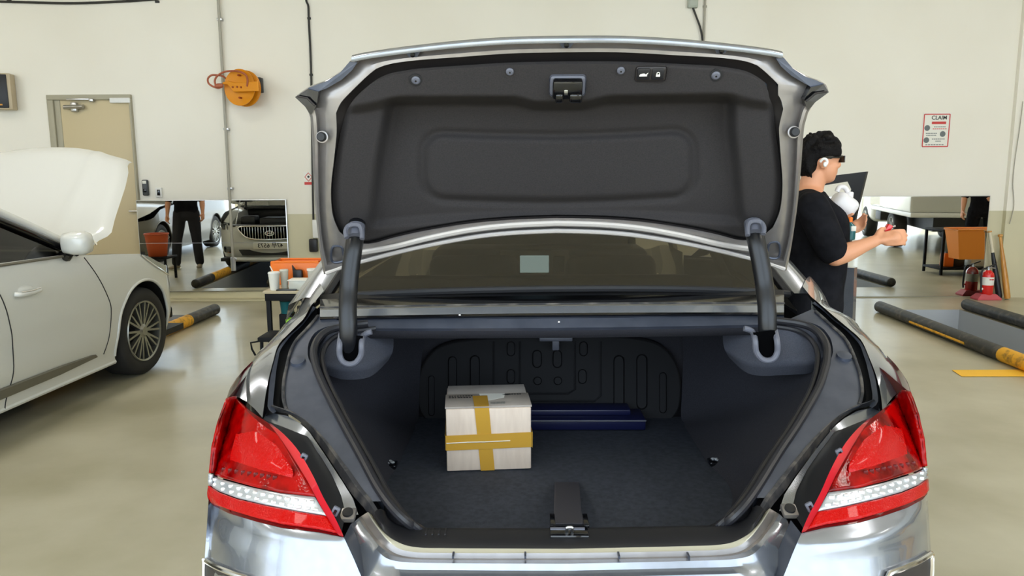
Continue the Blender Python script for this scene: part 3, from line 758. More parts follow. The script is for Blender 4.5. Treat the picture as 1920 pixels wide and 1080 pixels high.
    w1 = [Vector((p.x + sgn * 0.02, p.y + 0.10 + 0.25 * sm(0.75, 0.92, p.z), p.z + 0.02 * sm(.8, .92, p.z))) for p in w0]
    mb = MB(); mb.grid([w0, [a.lerp(b, .5) + Vector((sgn * 0.008, 0, 0)) for a, b in zip(w0, w1)], w1]); mb.build('side_lens', 'lamp_dark_red', tl, True, smooth=60)
    tr = [(424, 752), (430, 735), (442, 716), (456, 699), (472, 683)]
    q0 = [atD(*mpx(p, lampmap, side)[:2], d) for p, d in zip(tr, (1.96, 2.0, 2.08, 2.16, 2.24))]
    mb = MB(); mb.grid([q0, [Vector((p.x - sgn * 0.006, p.y - 0.01, p.z + 0.012)) for p in q0]][::-1] + [[Vector((p.x + sgn * 0.006, p.y + 0.01, p.z - 0.03)) for p in q0]]); mb.build('side_lens_tip', 'lamp_edge', tl, True)

    # ---- bumper corner below the lamp
    bt = [(391, 938), (400, 948), (430, 963), (480, 978), (530, 990), (597, 998), (645, 1008)]
    bl = [(391, 938), (388, 985), (384, 1045), (381, 1100), (384, 1240)]
    bb = [(384, 1240), (430, 1255), (500, 1275), (600, 1290), (770, 1310)]
    br = [(645, 1008), (663, 1047), (677, 1080), (700, 1130), (770, 1310)]
    G = coons(RP(bt), RP(bb), RP(bl), RP(br), 40, 24)
    GG = [[rear(p.x, p.y, 0.012 + 0.012 * sm(0, 0.2, j / 23)) for p in row] for j, row in enumerate(G)]
    wrap = [[Vector((p.x + sgn * 0.015, p.y + 0.12, p.z)) for p in [r_[0] for r_ in GG]], [Vector((p.x + sgn * 0.03, p.y + 0.45, p.z)) for p in [r_[0] for r_ in GG]]]
    cols = [list(c) for c in zip(*GG)]
    mb = MB(); mb.grid([wrap[1], wrap[0]] + cols); mb.build('bumper_corner', 'silver_paint', car, True, smooth=60)
    e1 = [rear(*mpx(p, lampmap, side)[:2], 0.024) for p in px_spline(br[:4], 4)]; e2 = [Vector((p.x, p.y + 0.06, p.z)) for p in e1]
    mb = MB(); mb.grid([e1, e2]); mb.build('bumper_edge', 'flange_paint', car, True)
    # chrome framed reflector low on the bumper corner
    rr = [(383, 1049), (390, 1054), (410, 1065), (440, 1077), (470, 1092), (430, 1130), (390, 1110), (383, 1085)]
    loop = [rear(*mpx(p, lampmap, side)[:2], 0.034) for p in px_spline(rr + rr[:1], 4)]
    rf = MB(); rf.tube(loop[:-1], 0.006, 8, closed=True); ro = rf.build('reflector', 'chrome', car, True)
    cpt = sum(loop, Vector()) / len(loop); mb = MB(); mb.add([cpt] + loop[:-1], [(0, i + 1, (i + 1) % (len(loop) - 1) + 1) for i in range(len(loop) - 1)]); mb.build('reflector_lens', 'dark_trim', ro, True)

# ---- boot sill: stepped lines that run across the car
def sill_line(pts, yc, off=0.0, dz=0.0):
    """pts traced on the left half, from the centre out; centre depth yc blending to the deck plane"""
    out = []
    for side in (-1, 1):
        P = px_spline(pts, 6); row = []
        n = len(P) - 1
        for i, p in enumerate(P):
            q = mpx(p, C_FL, side)
            w = sm(740, 690, p[0]) if False else sm(0, 1, max(0, min(1, (745 - p[0]) / 60)))
            a = atY(q[0], q[1], yc); b = deck(q[0], q[1], off)
            r_ = a.lerp(b, w); row.append(r_)
        out.append(row)
    line = list(reversed(out[0])) + out[1][1:]
    return line
LN = {
 'a': ([(1067, 990), (860, 990), (790, 989), (750, 985), (730, 972), (722, 958)], 1.565, -0.02),
 'b': ([(1067, 1009), (850, 1008), (775, 1006), (738, 994), (716, 972), (706, 956)], 1.525, 0.004),
 'c': ([(1067, 1029), (850, 1028), (780, 1026), (745, 1016), (720, 996), (700, 968)], 1.492, 0.0),
 'c2': ([(1067, 1029), (850, 1028), (780, 1026), (745, 1016), (720, 996), (700, 968)], 1.492, -0.03),
 'd': ([(1067, 1036), (850, 1036), (770, 1033), (735, 1018), (710, 990), (690, 960)], 1.478, 0.0),
 'd2': ([(1067, 1037), (850, 1037), (768, 1034), (733, 1019), (708, 991), (688, 961)], 1.475, -0.012),
 'e': ([(1067, 1047), (850, 1047), (760, 1043), (722, 1025), (697, 998), (677, 968)], 1.472, -0.016),
 'f': ([(1067, 1050), (850, 1050), (755, 1046), (716, 1027), (692, 1000), (672, 971)], 1.462, 0.0),
 'g': ([(1067, 1057), (850, 1056), (742, 1052), (706, 1031), (685, 1005), (666, 977)], 1.437, 0.002),
 'h': ([(1067, 1070), (850, 1069), (738, 1066), (699, 1045), (676, 1014), (658, 982)], 1.433, -0.006),
 'i': ([(1067, 1083), (850, 1082), (722, 1079), (691, 1060), (668, 1029), (651, 1000)], 1.412, -0.014),
 'j': ([(1067, 1108), (850, 1108), (705, 1105), (680, 1076), (662, 1042), (646, 1008)], 1.40, -0.02),
}
SL = {k: sill_line(*v) for k, v in LN.items()}
mb = MB(); mb.grid([[p - Vector((0, -0.01, 0.10)) for p in SL['a']], SL['a'], [a.lerp(b, .5) + Vector((0, 0, .004)) for a, b in zip(SL['a'], SL['b'])], SL['b'], [a.lerp(b, .5) + Vector((0, -.006, .004)) for a, b in zip(SL['b'], SL['c'])], SL['c'], SL['c2']]); sill_trim = mb.build('sill_trim', 'black_plastic', car, True, smooth=60)
mb = MB(); mb.grid([SL['c2'], SL['d'], SL['d2']]); mb.build('weld_seam', 'adhesive' if 'adhesive' in MAT else 'dusty_gutter', car, True)
mb = MB(); mb.grid([SL['d2'], SL['e'], SL['f']]); mb.build('sill_gutter', 'silver_inner', car, True)
mb = MB(); mb.grid([SL['f'], SL['g'], SL['h'], SL['i'], SL['j'], [Vector((p.x, p.y - .004, p.z - .25)) for p in SL['j']], [Vector((p.x * .98, p.y + .05, p.z - .42)) for p in SL['j']]]); mb.build('bumper_step', 'silver_paint', car, True, smooth=50)
for x_ in (850, 985, 1160, 1290):
    P = atY(x_, 1041, 1.466); mb = MB(); mb.box(P, (0.004, 0.02, 0.006)); mb.build('gutter_joint', 'flange_paint', car, True)
# ribs on the sill trim
for x_ in (800, 812, 824, 836, 1270, 1282, 1294, 1306):
    P = atY(x_, 999, 1.545); mb = MB(); mb.box(P + Vector((0, 0, 0.003)), (0.004, 0.03, 0.004), None, 0.001); mb.build('trim_rib', 'black_rubber', sill_trim, True)

# ---- weather seal round the opening
def seal_pts(side, off=0.012):
    w = [(690, 606), (640, 613), (612, 622), (595, 638), (588, 660), (592, 686), (600, 708), (614, 738), (645, 797), (678, 857), (708, 913), (736, 952), (765, 980), (792, 996), (815, 1012)]
    return [deck(*mpx(p, C_FL, side)[:2], off - (0.02 if i == len(w) - 3 else 0.09 if i == len(w) - 2 else 0.2 if i == len(w) - 1 else 0)) for i, p in enumerate(w)]
for side in (-1, 1):
    mb = MB(); mb.tube(spline(seal_pts(side), 5), 0.011, 10); mb.build('weather_seal', 'seal_rubber', car, True)
    mb = MB(); mb.tube(spline([p - DPN * 0.02 + Vector((-side * 0.022, 0, 0)) for p in seal_pts(side)], 5), 0.008, 8); mb.build('inner_seal', 'seal_rubber', car, True)

# ---- boot interior
ZF = 0.543
boot_floor = MB(); boot_floor.box((X0, 2.2, ZF - 0.02), (1.42, 1.36, 0.04), bev=0.01); bf = boot_floor.build('boot_floor', 'floor_mat', car, True)
for side in (-1, 1):
    open_e = [(690, 612), (640, 618), (612, 628), (597, 642), (590, 662), (594, 688), (602, 710), (616, 740), (647, 799), (680, 859), (710, 915), (738, 954), (767, 982), (792, 990)]
    O = resample(spline([deck(*mpx(p, C_FL, side)[:2], -0.02) for p in open_e], 4), 60)
    inn = [(800, 610, 2.78, 0), (797, 632, 2.9, 0), (792, 660, 2.9, 0), (788, 700, 2.88, 0), (786, 745, 2.86, 0), (784, 788, None, 0), (774, 812, None, 0), (760, 842, None, 0), (747, 872, None, 0), (725, 905, None, 0), (722, 935, None, 0), (740, 965, None, 0), (775, 985, None, 0), (800, 995, None, 0)]
    I = []
    for p in inn:
        q = mpx(p[:2], C_IN, side)
        I.append(atY(q[0], q[1], p[2]) if p[2] else atZ(q[0], q[1], ZF + 0.003))
    I = resample(spline(I, 4), 60)
    rows = []
    for k in range(11):
        t_ = k / 10; row = []
        for i, (a, b) in enumerate(zip(O, I)):
            m1 = Vector((a.x + side * 0.05, a.y + 0.02, a.z - 0.05)); m2 = Vector((b.x + side * 0.10, b.y - 0.10, b.z + 0.05))
            if i > 44: m1.z -= 0.05 * (i - 44) / 15
            p = (1 - t_) ** 3 * a + 3 * t_ * (1 - t_) ** 2 * m1 + 3 * t_ * t_ * (1 - t_) * m2 + t_ ** 3 * b
            row.append(p)
        rows.append(row)
    mb = MB(); mb.grid(rows); sw = mb.build('boot_side_lining', 'carpet', car, True, smooth=70)
    # felt hinge cover with its U-shaped slot trim
    hc_t = [(596, 640), (612, 626), (640, 618), (690, 616), (735, 622)]
    hc_b = [(600, 690), (618, 704), (650, 712), (695, 706), (728, 676)]
    hl = [(596, 640), (592, 655), (594, 672), (600, 690)]; hr = px_spline([(735, 622), (738, 640), (736, 660), (728, 676)], 4)
    G = coons([Vector((*mpx(p, C_ARM if p[0] > 640 else C_FL, side)[:2], 0)) for p in px_spline(hc_t, 4)], [Vector((*mpx(p, C_ARM if p[0] > 640 else C_FL, side)[:2], 0)) for p in px_spline(hc_b, 4)], [Vector((*mpx(p, C_FL, side)[:2], 0)) for p in hl], [Vector((*mpx(p, C_ARM, side)[:2], 0)) for p in hr], 26, 14)
    GG = []
    for j, row in enumerate(G):
        v = j / 13; r2 = []
        for i, p in enumerate(row):
            u = i / 25
            Y = 2.10 + 0.10 * (1 - v) + 0.22 * u ** 3 + 0.03 * (1 - u) ** 2 + 0.10 * max(0, v - 0.75) * 4 * 0.6
            r2.append(atY(p.x, p.y, Y))
        GG.append(r2)
    mb = MB(); mb.grid(GG); mb.build('hinge_cover', 'hinge_felt', car, True, smooth=70)
    us = [(640, 626), (637, 645), (637, 665), (643, 678), (655, 683), (668, 679), (677, 665), (678, 645), (681, 630), (690, 624), (697, 622)]
    upt = [atY(*mpx(p, C_ARM, side)[:2], 2.075 if p[1] > 640 else 2.11) for p in us]
    mb = MB(); mb.tube(spline(upt, 5), 0.0085, 10); ut = mb.build('hinge_slot_trim', 'grey_plastic', car, True)
    mb = MB(); ring = [atY(*mpx(p, C_ARM, side)[:2], 2.083) for p in us[:9]]; c_ = sum(ring, Vector()) / len(ring); mb.add([c_] + ring, [(0, i + 1, i + 2) for i in range(len(ring) - 1)] + [(0, len(ring), 1)]); mb.build('slot_shade', 'void_black', ut, True)  # flat black patch stands for the darkness inside the slot
    # tie-down hook plate on the floor
    q = mpx((727, 872), C_IN, side); P = atZ(q[0], q[1], ZF + 0.012)
    mb = MB(); mb.box(P, (0.062, 0.05, 0.016), None, 0.006); hk = mb.build('tie_down', 'gloss_black', car, True)
    for dx, dy in ((-.014, .006), (0, -.008), (.016, .0), (.006, .012), (-.004, .004)):
        mb = MB(); mb.ellipsoid(P + Vector((dx, dy, 0.010)), (0.008, 0.006, 0.004), None, 8, 5); mb.build('chrome_glint', 'lamp_white', hk, True)  # whitish colour stands for light glinting on the chrome
# seat-back panel with pressed ribs
def seatp(px, py, off=0.0): return atY(px, py, 2.87 + (788 - py) * 0.0005 - off)
ol = [(800, 792), (786, 770), (782, 735), (786, 700), (797, 675), (815, 655), (840, 643), (880, 636), (940, 632)]
olr = [(2 * 1030 - x, y - 4) for x, y in ol]
poly = px_spline(ol, 4) + list(reversed(px_spline(olr, 4)))
mb = MB(); mb.prism([seatp(p[0], p[1], 0.02) for p in poly], (0, 0.06, 0)); sb = mb.build('seat_back', 'seat_panel', car, True, smooth=30); bevel(sb, 0.008)
# upholstery behind the panel
mb = MB(); mb.box((X0 - 0.02, 3.0, 0.78), (1.5, 0.08, 0.62), None, 0.01); mb.build('seat_bulkhead', 'carpet', car, True)
for (x0, y0, x1, y1) in [(840, 668, 857, 740), (881, 666, 900, 740), (803, 704, 815, 780), (1150, 666, 1171, 768), (1193, 664, 1214, 768), (1236, 698, 1250, 775), (998, 656, 1016, 690), (1036, 656, 1054, 690), (1000, 706, 1016, 722), (1038, 706, 1054, 722), (950, 692, 966, 720), (1084, 692, 1100, 720), (950, 640, 966, 668), (1086, 640, 1102, 668)]:
    ring = []
    r_ = min(x1 - x0, y1 - y0) / 2.2
    for (cx, cy, a0) in ((x1 - r_, y0 + r_, -90), (x1 - r_, y1 - r_, 0), (x0 + r_, y1 - r_, 90), (x0 + r_, y0 + r_, 180)):
        for k in range(4): a = radians(a0 + 30 * k); ring.append((cx + r_ * cos(a), cy + r_ * sin(a)))
    mb = MB(); out = [seatp(x, y, 0.021) for x, y in ring]; cxm, cym = (x0 + x1) / 2, (y0 + y1) / 2; inn = [seatp(cxm + (x - cxm) * .78, cym + (y - cym) * (1 - .22 * (x1 - x0) / (y1 - y0)), 0.034) for x, y in ring]
    mb.rings([out, inn]); mb.f.append(tuple(range(len(mb.v) - len(inn), len(mb.v)))); mb.build('pressed_rib', 'seat_panel', sb, True)
for pts in ([(975, 640), (975, 730), (990, 738), (1065, 738), (1078, 730), (1078, 640)], [(926, 640), (926, 745), (940, 752), (1115, 752), (1126, 742), (1126, 640)]):
    mb = MB(); mb.tube([seatp(x, y, 0.02) for x, y in pts], 0.005, 6); mb.build('pressed_line', 'seat_panel', sb, True)
P = seatp(1042, 634, 0.06); mb = MB(); mb.box(P, (0.13, 0.05, 0.016), None, 0.004); k_ = mb.build('seat_latch', 'grey_plastic', car, True)
mb = MB(); mb.box(seatp(1042, 645, 0.07), (0.028, 0.012, 0.05), None, 0.004); mb.build('pull_tab', 'grey_plastic', k_, True)
# floor pull strap with latch plate and striker
s0, s1 = atZ(1040, 907, ZF + .012), atZ(1087, 907, ZF + .012)
a_, b_, c_, d_ = atZ(1040, 907, ZF + .008), atZ(1086, 907, ZF + .008), atY(1092, 985, 1.66), atY(1038, 985, 1.66)
mb = MB(); mb.prism([a_, b_, c_, d_], (0, 0, 0.006)); st = mb.build('floor_pull_strap', 'strap_grey', car, True, smooth=0); bevel(st, 0.003)
sl = [atZ(x, y, ZF + 0.0165 + (y - 907) * .0011) for x, y in ((1043, 920), (1083, 920), (1084, 936), (1043, 936))]
mb = MB(); mb.tube([sl[0], sl[1], sl[2], sl[3]], 0.0025, 6, closed=True); mb.build('strap_slot', 'gloss_black', st, True)
P = atY(1067, 999, 1.548); mb = MB(); mb.box(P, (0.085, 0.05, 0.012), None, 0.003); lp = mb.build('latch_plate', 'gloss_black', car, True)
mb = MB(); mb.box(atY(1064, 996, 1.535) + Vector((0, 0, .006)), (0.075, 0.006, 0.004)); mb.build('plate_edge', 'grey_plastic', lp, True)
st_ = atY(1068, 1001, 1.53); mb = MB(); mb.tube(spline([st_ + Vector((-.006, .01, 0)), st_ + Vector((-.005, 0, .014)), st_ + Vector((.005, 0, .014)), st_ + Vector((.006, .01, 0))], 4), 0.004, 8); mb.build('striker', 'steel', lp, True)
for x_ in (1036, 1098):
    mb = MB(); mb.box(atY(x_, 985, 1.60), (0.012, 0.06, 0.03), None, 0.002); mb.build('strap_guide', 'gloss_black', lp, True)

# ---- rear cross member and parcel shelf under the rear window
prof = [(548, 2.44), (557, 2.40), (566, 2.34), (571, 2.31), (577, 2.285), (590, 2.27), (594, 2.262), (597, 2.272), (600, 2.262), (611, 2.24), (616, 2.25), (630, 2.27)]
def cross_line(y, Y, dx=0):
    out = []
    for x in range(600, 1500, 30):
        u = (x - 1048) / 450.0
        out.append(atY(x, y - 5.0 * (1 - u * u) * (1 if y < 605 else -1.2) * .6 - 0.009 * (x - 1048) + (0 if y < 600 else 0), Y - 0.02 * u * u))
    return out
CL = [cross_line(y, Y) for y, Y in prof]
mb = MB(); mb.grid(CL[:2]); mb.build('window_base_rubber', 'black_rubber', car, True)
mb = MB(); mb.grid(CL[1:4]); mb.build('water_channel', 'gloss_black', car, True)
mb = MB(); mb.grid(CL[3:6]); mb.build('cross_member_lip', 'silver_paint', car, True)
mb = MB(); mb.grid(CL[5:8]); mb.build('cross_member_groove', 'gloss_black', car, True)
mb = MB(); mb.grid(CL[7:11]); mb.build('cross_member', 'flange_paint', car, True)
mb = MB(); mb.grid([CL[10], CL[11], [p + Vector((0, 0.5, 0.02)) for p in CL[11]]]); mb.build('shelf_lining', 'carpet', car, True, smooth=60)
mb = MB(); mb.tube([p + Vector((0, -.004, .003)) for p in cross_line(574, 2.29)], 0.003, 6); mb.build('dusty_bead', 'dusty_gutter', car, True)
# gas of small fixing screws on the lip
for x_, y_ in ((862, 591), (1048, 604)):
    mb = MB(); mb.ellipsoid(atY(x_, y_, 2.24), (.004, .003, .004), None, 8, 6); mb.build('fixing_screw', 'chrome', car, True)

# ---- rear window, pillars, roof
win_b = [atY(x, y, Y) for x, y, Y in [(612, 560, 2.46), (700, 553, 2.43), (850, 547, 2.41), (1048, 543, 2.40), (1240, 543, 2.41), (1390, 547, 2.43), (1478, 553, 2.46)]]
win_t = [Vector((X0 + x, 3.22 + 0.06 * (1 - (x / .55) ** 2), 1.46 - .02 * (x / .55) ** 2)) for x in (-.55, -.37, -.18, 0, .18, .37, .55)]
wb, wt = resample(spline(win_b, 4), 25), resample(spline(win_t, 4), 25)
rows = []
for k in range(9):
    t_ = k / 8; rows.append([a.lerp(b, t_) + Vector((0, 0, 0.05 * sin(pi * t_))) for a, b in zip(wb, wt)])
mb = MB(); mb.grid(rows); mb.build('rear_window', 'tinted_glass', car, True, smooth=70)
mb = MB(); mb.tube([p + Vector((0, -.006, .004)) for p in wb], 0.012, 8); mb.build('window_seal', 'black_rubber', car, True)
for side in (-1, 1):
    e0 = rows[0][0 if side < 0 else -1]; edge = [r_[0 if side < 0 else -1] for r_ in rows]
    mb = MB(); mb.tube([p + Vector((side * .004, -.004, .004)) for p in edge], 0.012, 8); mb.build('window_edge_seal', 'black_rubber', car, True)
    e1 = [p + Vector((side * .018, -0.004, 0.006)) for p in edge]
    e2 = [p + Vector((side * (.075 + .0 * i), 0.0, 0.004)) for i, p in enumerate(edge)]
    e3 = [p + Vector((side * (.125 + .02 * (1 - i / 8)), 0.05, -.03)) for i, p in enumerate(edge)]
    e4 = [Vector((X0 + side * (.94 - .2 * (i / 8)), p.y + 0.1, p.z - .10)) for i, p in enumerate(edge)]
    mb = MB(); mb.grid([e1, e2, e3, e4]); mb.build('rear_pillar', 'silver_paint', car, True, smooth=60)
roof_rows = [[r + Vector((0, 0.0, 0.006)) for r in wt]]
for Y, dz in ((3.6, .025), (4.1, .03), (4.6, .01)):
    roof_rows.append([Vector((p.x, Y - .0, p.z + dz)) for p in wt])
mb = MB(); mb.grid(roof_rows); mb.build('roof', 'silver_paint', car, True, smooth=70)
ws_b = [Vector((X0 + x, 5.35 + .08 * (1 - (x / .7) ** 2), 1.0)) for x in (-.7, -.47, -.23, 0, .23, .47, .7)]
mb = MB(); mb.grid([roof_rows[-1], resample(ws_b, 25)]); mb.build('windscreen', 'tinted_glass', car, True, smooth=70)
# bonnet and front closed shell
mb = MB(); b0 = resample(ws_b, 25); mb.grid([b0, [Vector((p.x, 5.9, .96)) for p in b0], [Vector((p.x, 6.35, .84)) for p in b0], [Vector((p.x * .96, 6.55, .6)) for p in b0], [Vector((p.x * .96, 6.5, .25)) for p in b0]]); mb.build('bonnet', 'silver_paint', car, True, smooth=60)
# body sides with wheel arches
WHEELS = [2.72, 5.72]
for side in (-1, 1):
    ny, nz = 120, 22; ys = [1.86 + (6.5 - 1.86) * i / (ny - 1) for i in range(ny)]; mb = MB(); idx = {}
    def top_z(y): return 0.955 + .045 * sm(2.4, 3.2, y) - .14 * sm(5.2, 6.5, y)
    for i, y in enumerate(ys):
        for k in range(nz):
            zt = top_z(y); z = 0.22 + (zt - .22) * k / (nz - 1)
            x = 0.935 - .06 * sm(.55, .22, z) - .02 * sm(.75, 1.0, z) - .10 * max(0, (2.3 - y) / .45) ** 2 - .16 * max(0, (y - 5.9) / .6) ** 2
            for wy in WHEELS:
                dy, dz = y - wy, z - .34; r = sqrt(dy * dy + dz * dz)
                if 0.34 < r < 0.40: y_, z_ = wy + dy / r * .385, .34 + dz / r * .385; y, z = (y_, z_) if False else (y, z)
            idx[i, k] = len(mb.v); mb.v.append(Vector((X0 + side * x, y, z)))
    for i in range(ny - 1):
        for k in range(nz - 1):
            c = (mb.v[idx[i, k]] + mb.v[idx[i + 1, k + 1]]) / 2
            if any((c.y - wy) ** 2 + (c.z - .34) ** 2 < .385 ** 2 for wy in WHEELS): continue
            if side > 0 and 3.72 < c.y < 4.80 and c.z > .32: continue          # the opened front passenger door
            mb.f.append((idx[i, k], idx[i + 1, k], idx[i + 1, k + 1], idx[i, k + 1]))
    mb.build('body_side', 'silver_paint', car, True, smooth=60)
    sg = [Vector((X0 + side * .915, 2.75, .99)), Vector((X0 + side * .925, 3.7, 1.0)), Vector((X0 + side * .925, 5.1, .98)), Vector((X0 + side * .70, 4.45, 1.44)), Vector((X0 + side * .69, 3.4, 1.45))]
    if side < 0:
        mb = MB(); mb.add(sg, [(0, 1, 2, 3, 4)]); mb.build('side_windows', 'side_glass', car, True, smooth=0)
    else:
        mb = MB(); mb.add([sg[0], Vector((X0 + .925, 3.72, 1.0)), Vector((X0 + .70, 3.78, 1.445)), sg[4]], [(0, 1, 2, 3)]); mb.build('side_windows', 'side_glass', car, True, smooth=0)
        mb = MB(); mb.tube([(X0 + .92, 3.73, .3), (X0 + .92, 3.74, 1.0), (X0 + .70, 3.79, 1.44)], .035, 8); mb.build('centre_pillar', 'black_plastic', car, True)
    rail = [Vector((X0 + side * .93, 5.15, .985)), Vector((X0 + side * .74, 4.62, 1.385)), Vector((X0 + side * .70, 4.1, 1.435)), Vector((X0 + side * .69, 3.6, 1.43)), Vector((X0 + side * .685, 3.22, 1.40))]
    mb = MB(); mb.tube(spline(rail, 5), .028, 8); mb.build('roof_rail', 'silver_paint', car, True, smooth=60)
    ei = [r_[0 if side < 0 else -1] for r_ in roof_rows]
    eo = [Vector((X0 + side * .70, p.y, p.z - .035 - (.02 if i in (0, 3) else 0))) for i, p in enumerate(ei)]
    mb = MB(); mb.grid([ei, [p.lerp(q, .5) + Vector((0, 0, .008)) for p, q in zip(ei, eo)], eo]); mb.build('roof_edge', 'silver_paint', car, True, smooth=70)
# dashboard with the lit display, seats
mb = MB(); mb.box((X0, 4.95, .88), (1.4, .4, .3), None, .06, 3); db = mb.build('dashboard', 'black_plastic', car, True)
sA, sB = atY(975, 479, 4.72), atY(1029, 511, 4.72)
mb = MB(); mb.box(((sA.x + sB.x) / 2, 4.735, (sA.z + sB.z) / 2), (sB.x - sA.x + .26, .03, sA.z - sB.z + .06), None, .012); sc_ = mb.build('display_surround', 'grey_trim', car, True)
mb = MB(); mb.box(((sA.x + sB.x) / 2, 4.718, (sA.z + sB.z) / 2), (sB.x - sA.x, .006, sA.z - sB.z)); mb.build('display', 'screen_emit', sc_, True, smooth=0)
for side in (-1, 1):
    sx = (sA.x + sB.x) / 2 + side * ((sB.x - sA.x) / 2 + .065)
    mb = MB(); mb.box((sx, 4.717, (sA.z + sB.z) / 2), (.07, .01, .1), None, .006); mb.build('air_vent', 'black_plastic', sc_, True)
for sx in (-.38, .38):
    mb = MB(); mb.box((X0 + sx, 4.1, .75), (.5, .16, .62), Matrix.Rotation(-.2, 3, 'X'), .06, 3); s_ = mb.build('front_seat', 'dark_trim', car, True)
mb = MB(); mb.box((X0, 3.14, .80), (1.3, .18, .55), Matrix.Rotation(-.2, 3, 'X'), .06, 3); mb.build('rear_seat', 'dark_trim', car, True)
mb = MB(); mb.box((X0, 2.72, 1.03), (1.36, .62, .03), None, .01); mb.build('parcel_shelf', 'dark_trim', car, True)
mb = MB(); mb.box((X0, 4.2, .30), (1.7, 4.3, .06)); mb.build('underbody', 'black_plastic', car, True)
def wheel(parent, c, side, r=0.335, w=.23, spokes=10, world=True):
    """wheel > tyre, rim, spokes, hub; axis along X"""
    wh = bpy.data.objects.new('wheel', None); COL.objects.link(wh); wh.parent = parent
    if world: wh.matrix_parent_inverse = WORLD_OF(parent).inverted()
    wh.location = c
    fx = frame((0, 0, 0), (0, 1, 0), (0, 0, 1), (side, 0, 0))
    mb = MB(); mb.lathe([(r * .70, -w), (r * .93, -w), (r * .985, -w + .02), (r, -w / 2), (r * .985, -.02), (r * .93, 0.002), (r * .78, .004), (r * .70, -.006), (r * .68, -.03), (r * .66, -w)], 48, fx, cap=False); mb.build('tyre', 'tyre_rubber', wh, smooth=50)
    mb = MB(); mb.lathe([(r * .70, -.004), (r * .685, .004), (r * .65, -.002), (r * .64, -.05), (r * .64, -w * .8)], 48, fx, cap=False); mb.build('rim', 'wheel_metal', wh, smooth=50)
    mb = MB(); mb.lathe([(r * .64, -.10), (.001, -.10)], 32, fx, cap=False); mb.build('brake_backing', 'wheel_dark', wh)
    for k in range(spokes):
        a = 2 * pi * k / spokes
        for dd in (-.10, .10):
            mb = MB()
            p0 = Vector((0, cos(a + dd * .4) * r * .12, sin(a + dd * .4) * r * .12)); p1 = Vector((0, cos(a + dd * 1.3) * r * .66, sin(a + dd * 1.3) * r * .66))
            d = (p1 - p0).normalized(); n = Vector((0, -d.z, d.y)); X = Vector((side, 0, 0))
            q0, q1 = p0 + X * -.012, p1 + X * -.004
            h0, h1 = .009, .007
            mb.add([q0 - n * h0, q0 + n * h0, q1 + n * h1, q1 - n * h1, q0 - n * h0 - X * .03, q0 + n * h0 - X * .03, q1 + n * h1 - X * .03, q1 - n * h1 - X * .03], [(0, 1, 2, 3), (7, 6, 5, 4), (0, 4, 5, 1), (1, 5, 6, 2), (2, 6, 7, 3), (3, 7, 4, 0)])
            mb.build('spoke', 'wheel_metal', wh, smooth=0)
    mb = MB(); mb.lathe([(r * .16, -.05), (r * .16, -.012), (r * .10, .002), (.001, .004)], 24, fx, cap=False); mb.build('hub', 'wheel_metal', wh)
    return wh
for wy in WHEELS:
    for side in (-1, 1): wheel(car, (X0 + side * .91, wy, .335), side)

# ---- open front passenger door
hx, hy = X0 + .925, 4.80
ang = radians(49); ud = Vector((sin(ang), -cos(ang), 0)); nd = Vector((-cos(ang), -sin(ang), 0))     # nd: towards the cabin side
dr = bpy.data.objects.new('front_door', None); COL.objects.link(dr); dr.parent = car; dr.matrix_parent_inverse = Matrix.Identity(4); dr.location = (0, 0, 0)
dr.matrix_parent_inverse = WORLD_OF(car).inverted()
def DP(u, z, n=0.0): return Vector((hx, hy, 0)) + ud * u + Vector((0, 0, z)) + nd * n
lower = [(0, .30), (.96, .30), (1.04, .36), (1.06, .6), (1.05, .98), (0, .98)]
mb = MB(); mb.prism([DP(u, z, 0) for u, z in lower], nd * -.05); mb.build('outer_skin', 'silver_paint', dr, True, smooth=0)
trim = [(.03, .34), (.80, .34), (.88, .45), (.94, .66), (.98, .97), (.03, .97)]
mb = MB(); mb.prism([DP(u, z, .002) for u, z in trim], nd * .06); bevel(mb.build('inner_trim', 'black_plastic', dr, True, smooth=0), .02, 3)
fo = [(.05, .97), (.42, 1.30), (.72, 1.46), (1.085, 1.505), (1.05, 1.3), (1.0, .97)]; fi = [(.16, .99), (.47, 1.27), (.74, 1.41), (.99, 1.452), (1.012, 1.41), (.945, .99)]
for o_a, o_b, i_a, i_b in zip(fo, fo[1:], fi, fi[1:]):
    mb = MB(); mb.prism([DP(*o_a, .015), DP(*o_b, .015), DP(*i_b, .015), DP(*i_a, .015)], nd * -.03); mb.build('window_frame', 'black_plastic', dr, True, smooth=0)
mb = MB(); mb.box(DP(.6, .74, .09), (.5, .06, .06), Matrix.Rotation(ang - pi / 2, 3, 'Z'), .02); mb.build('armrest', 'dark_trim', dr, True)
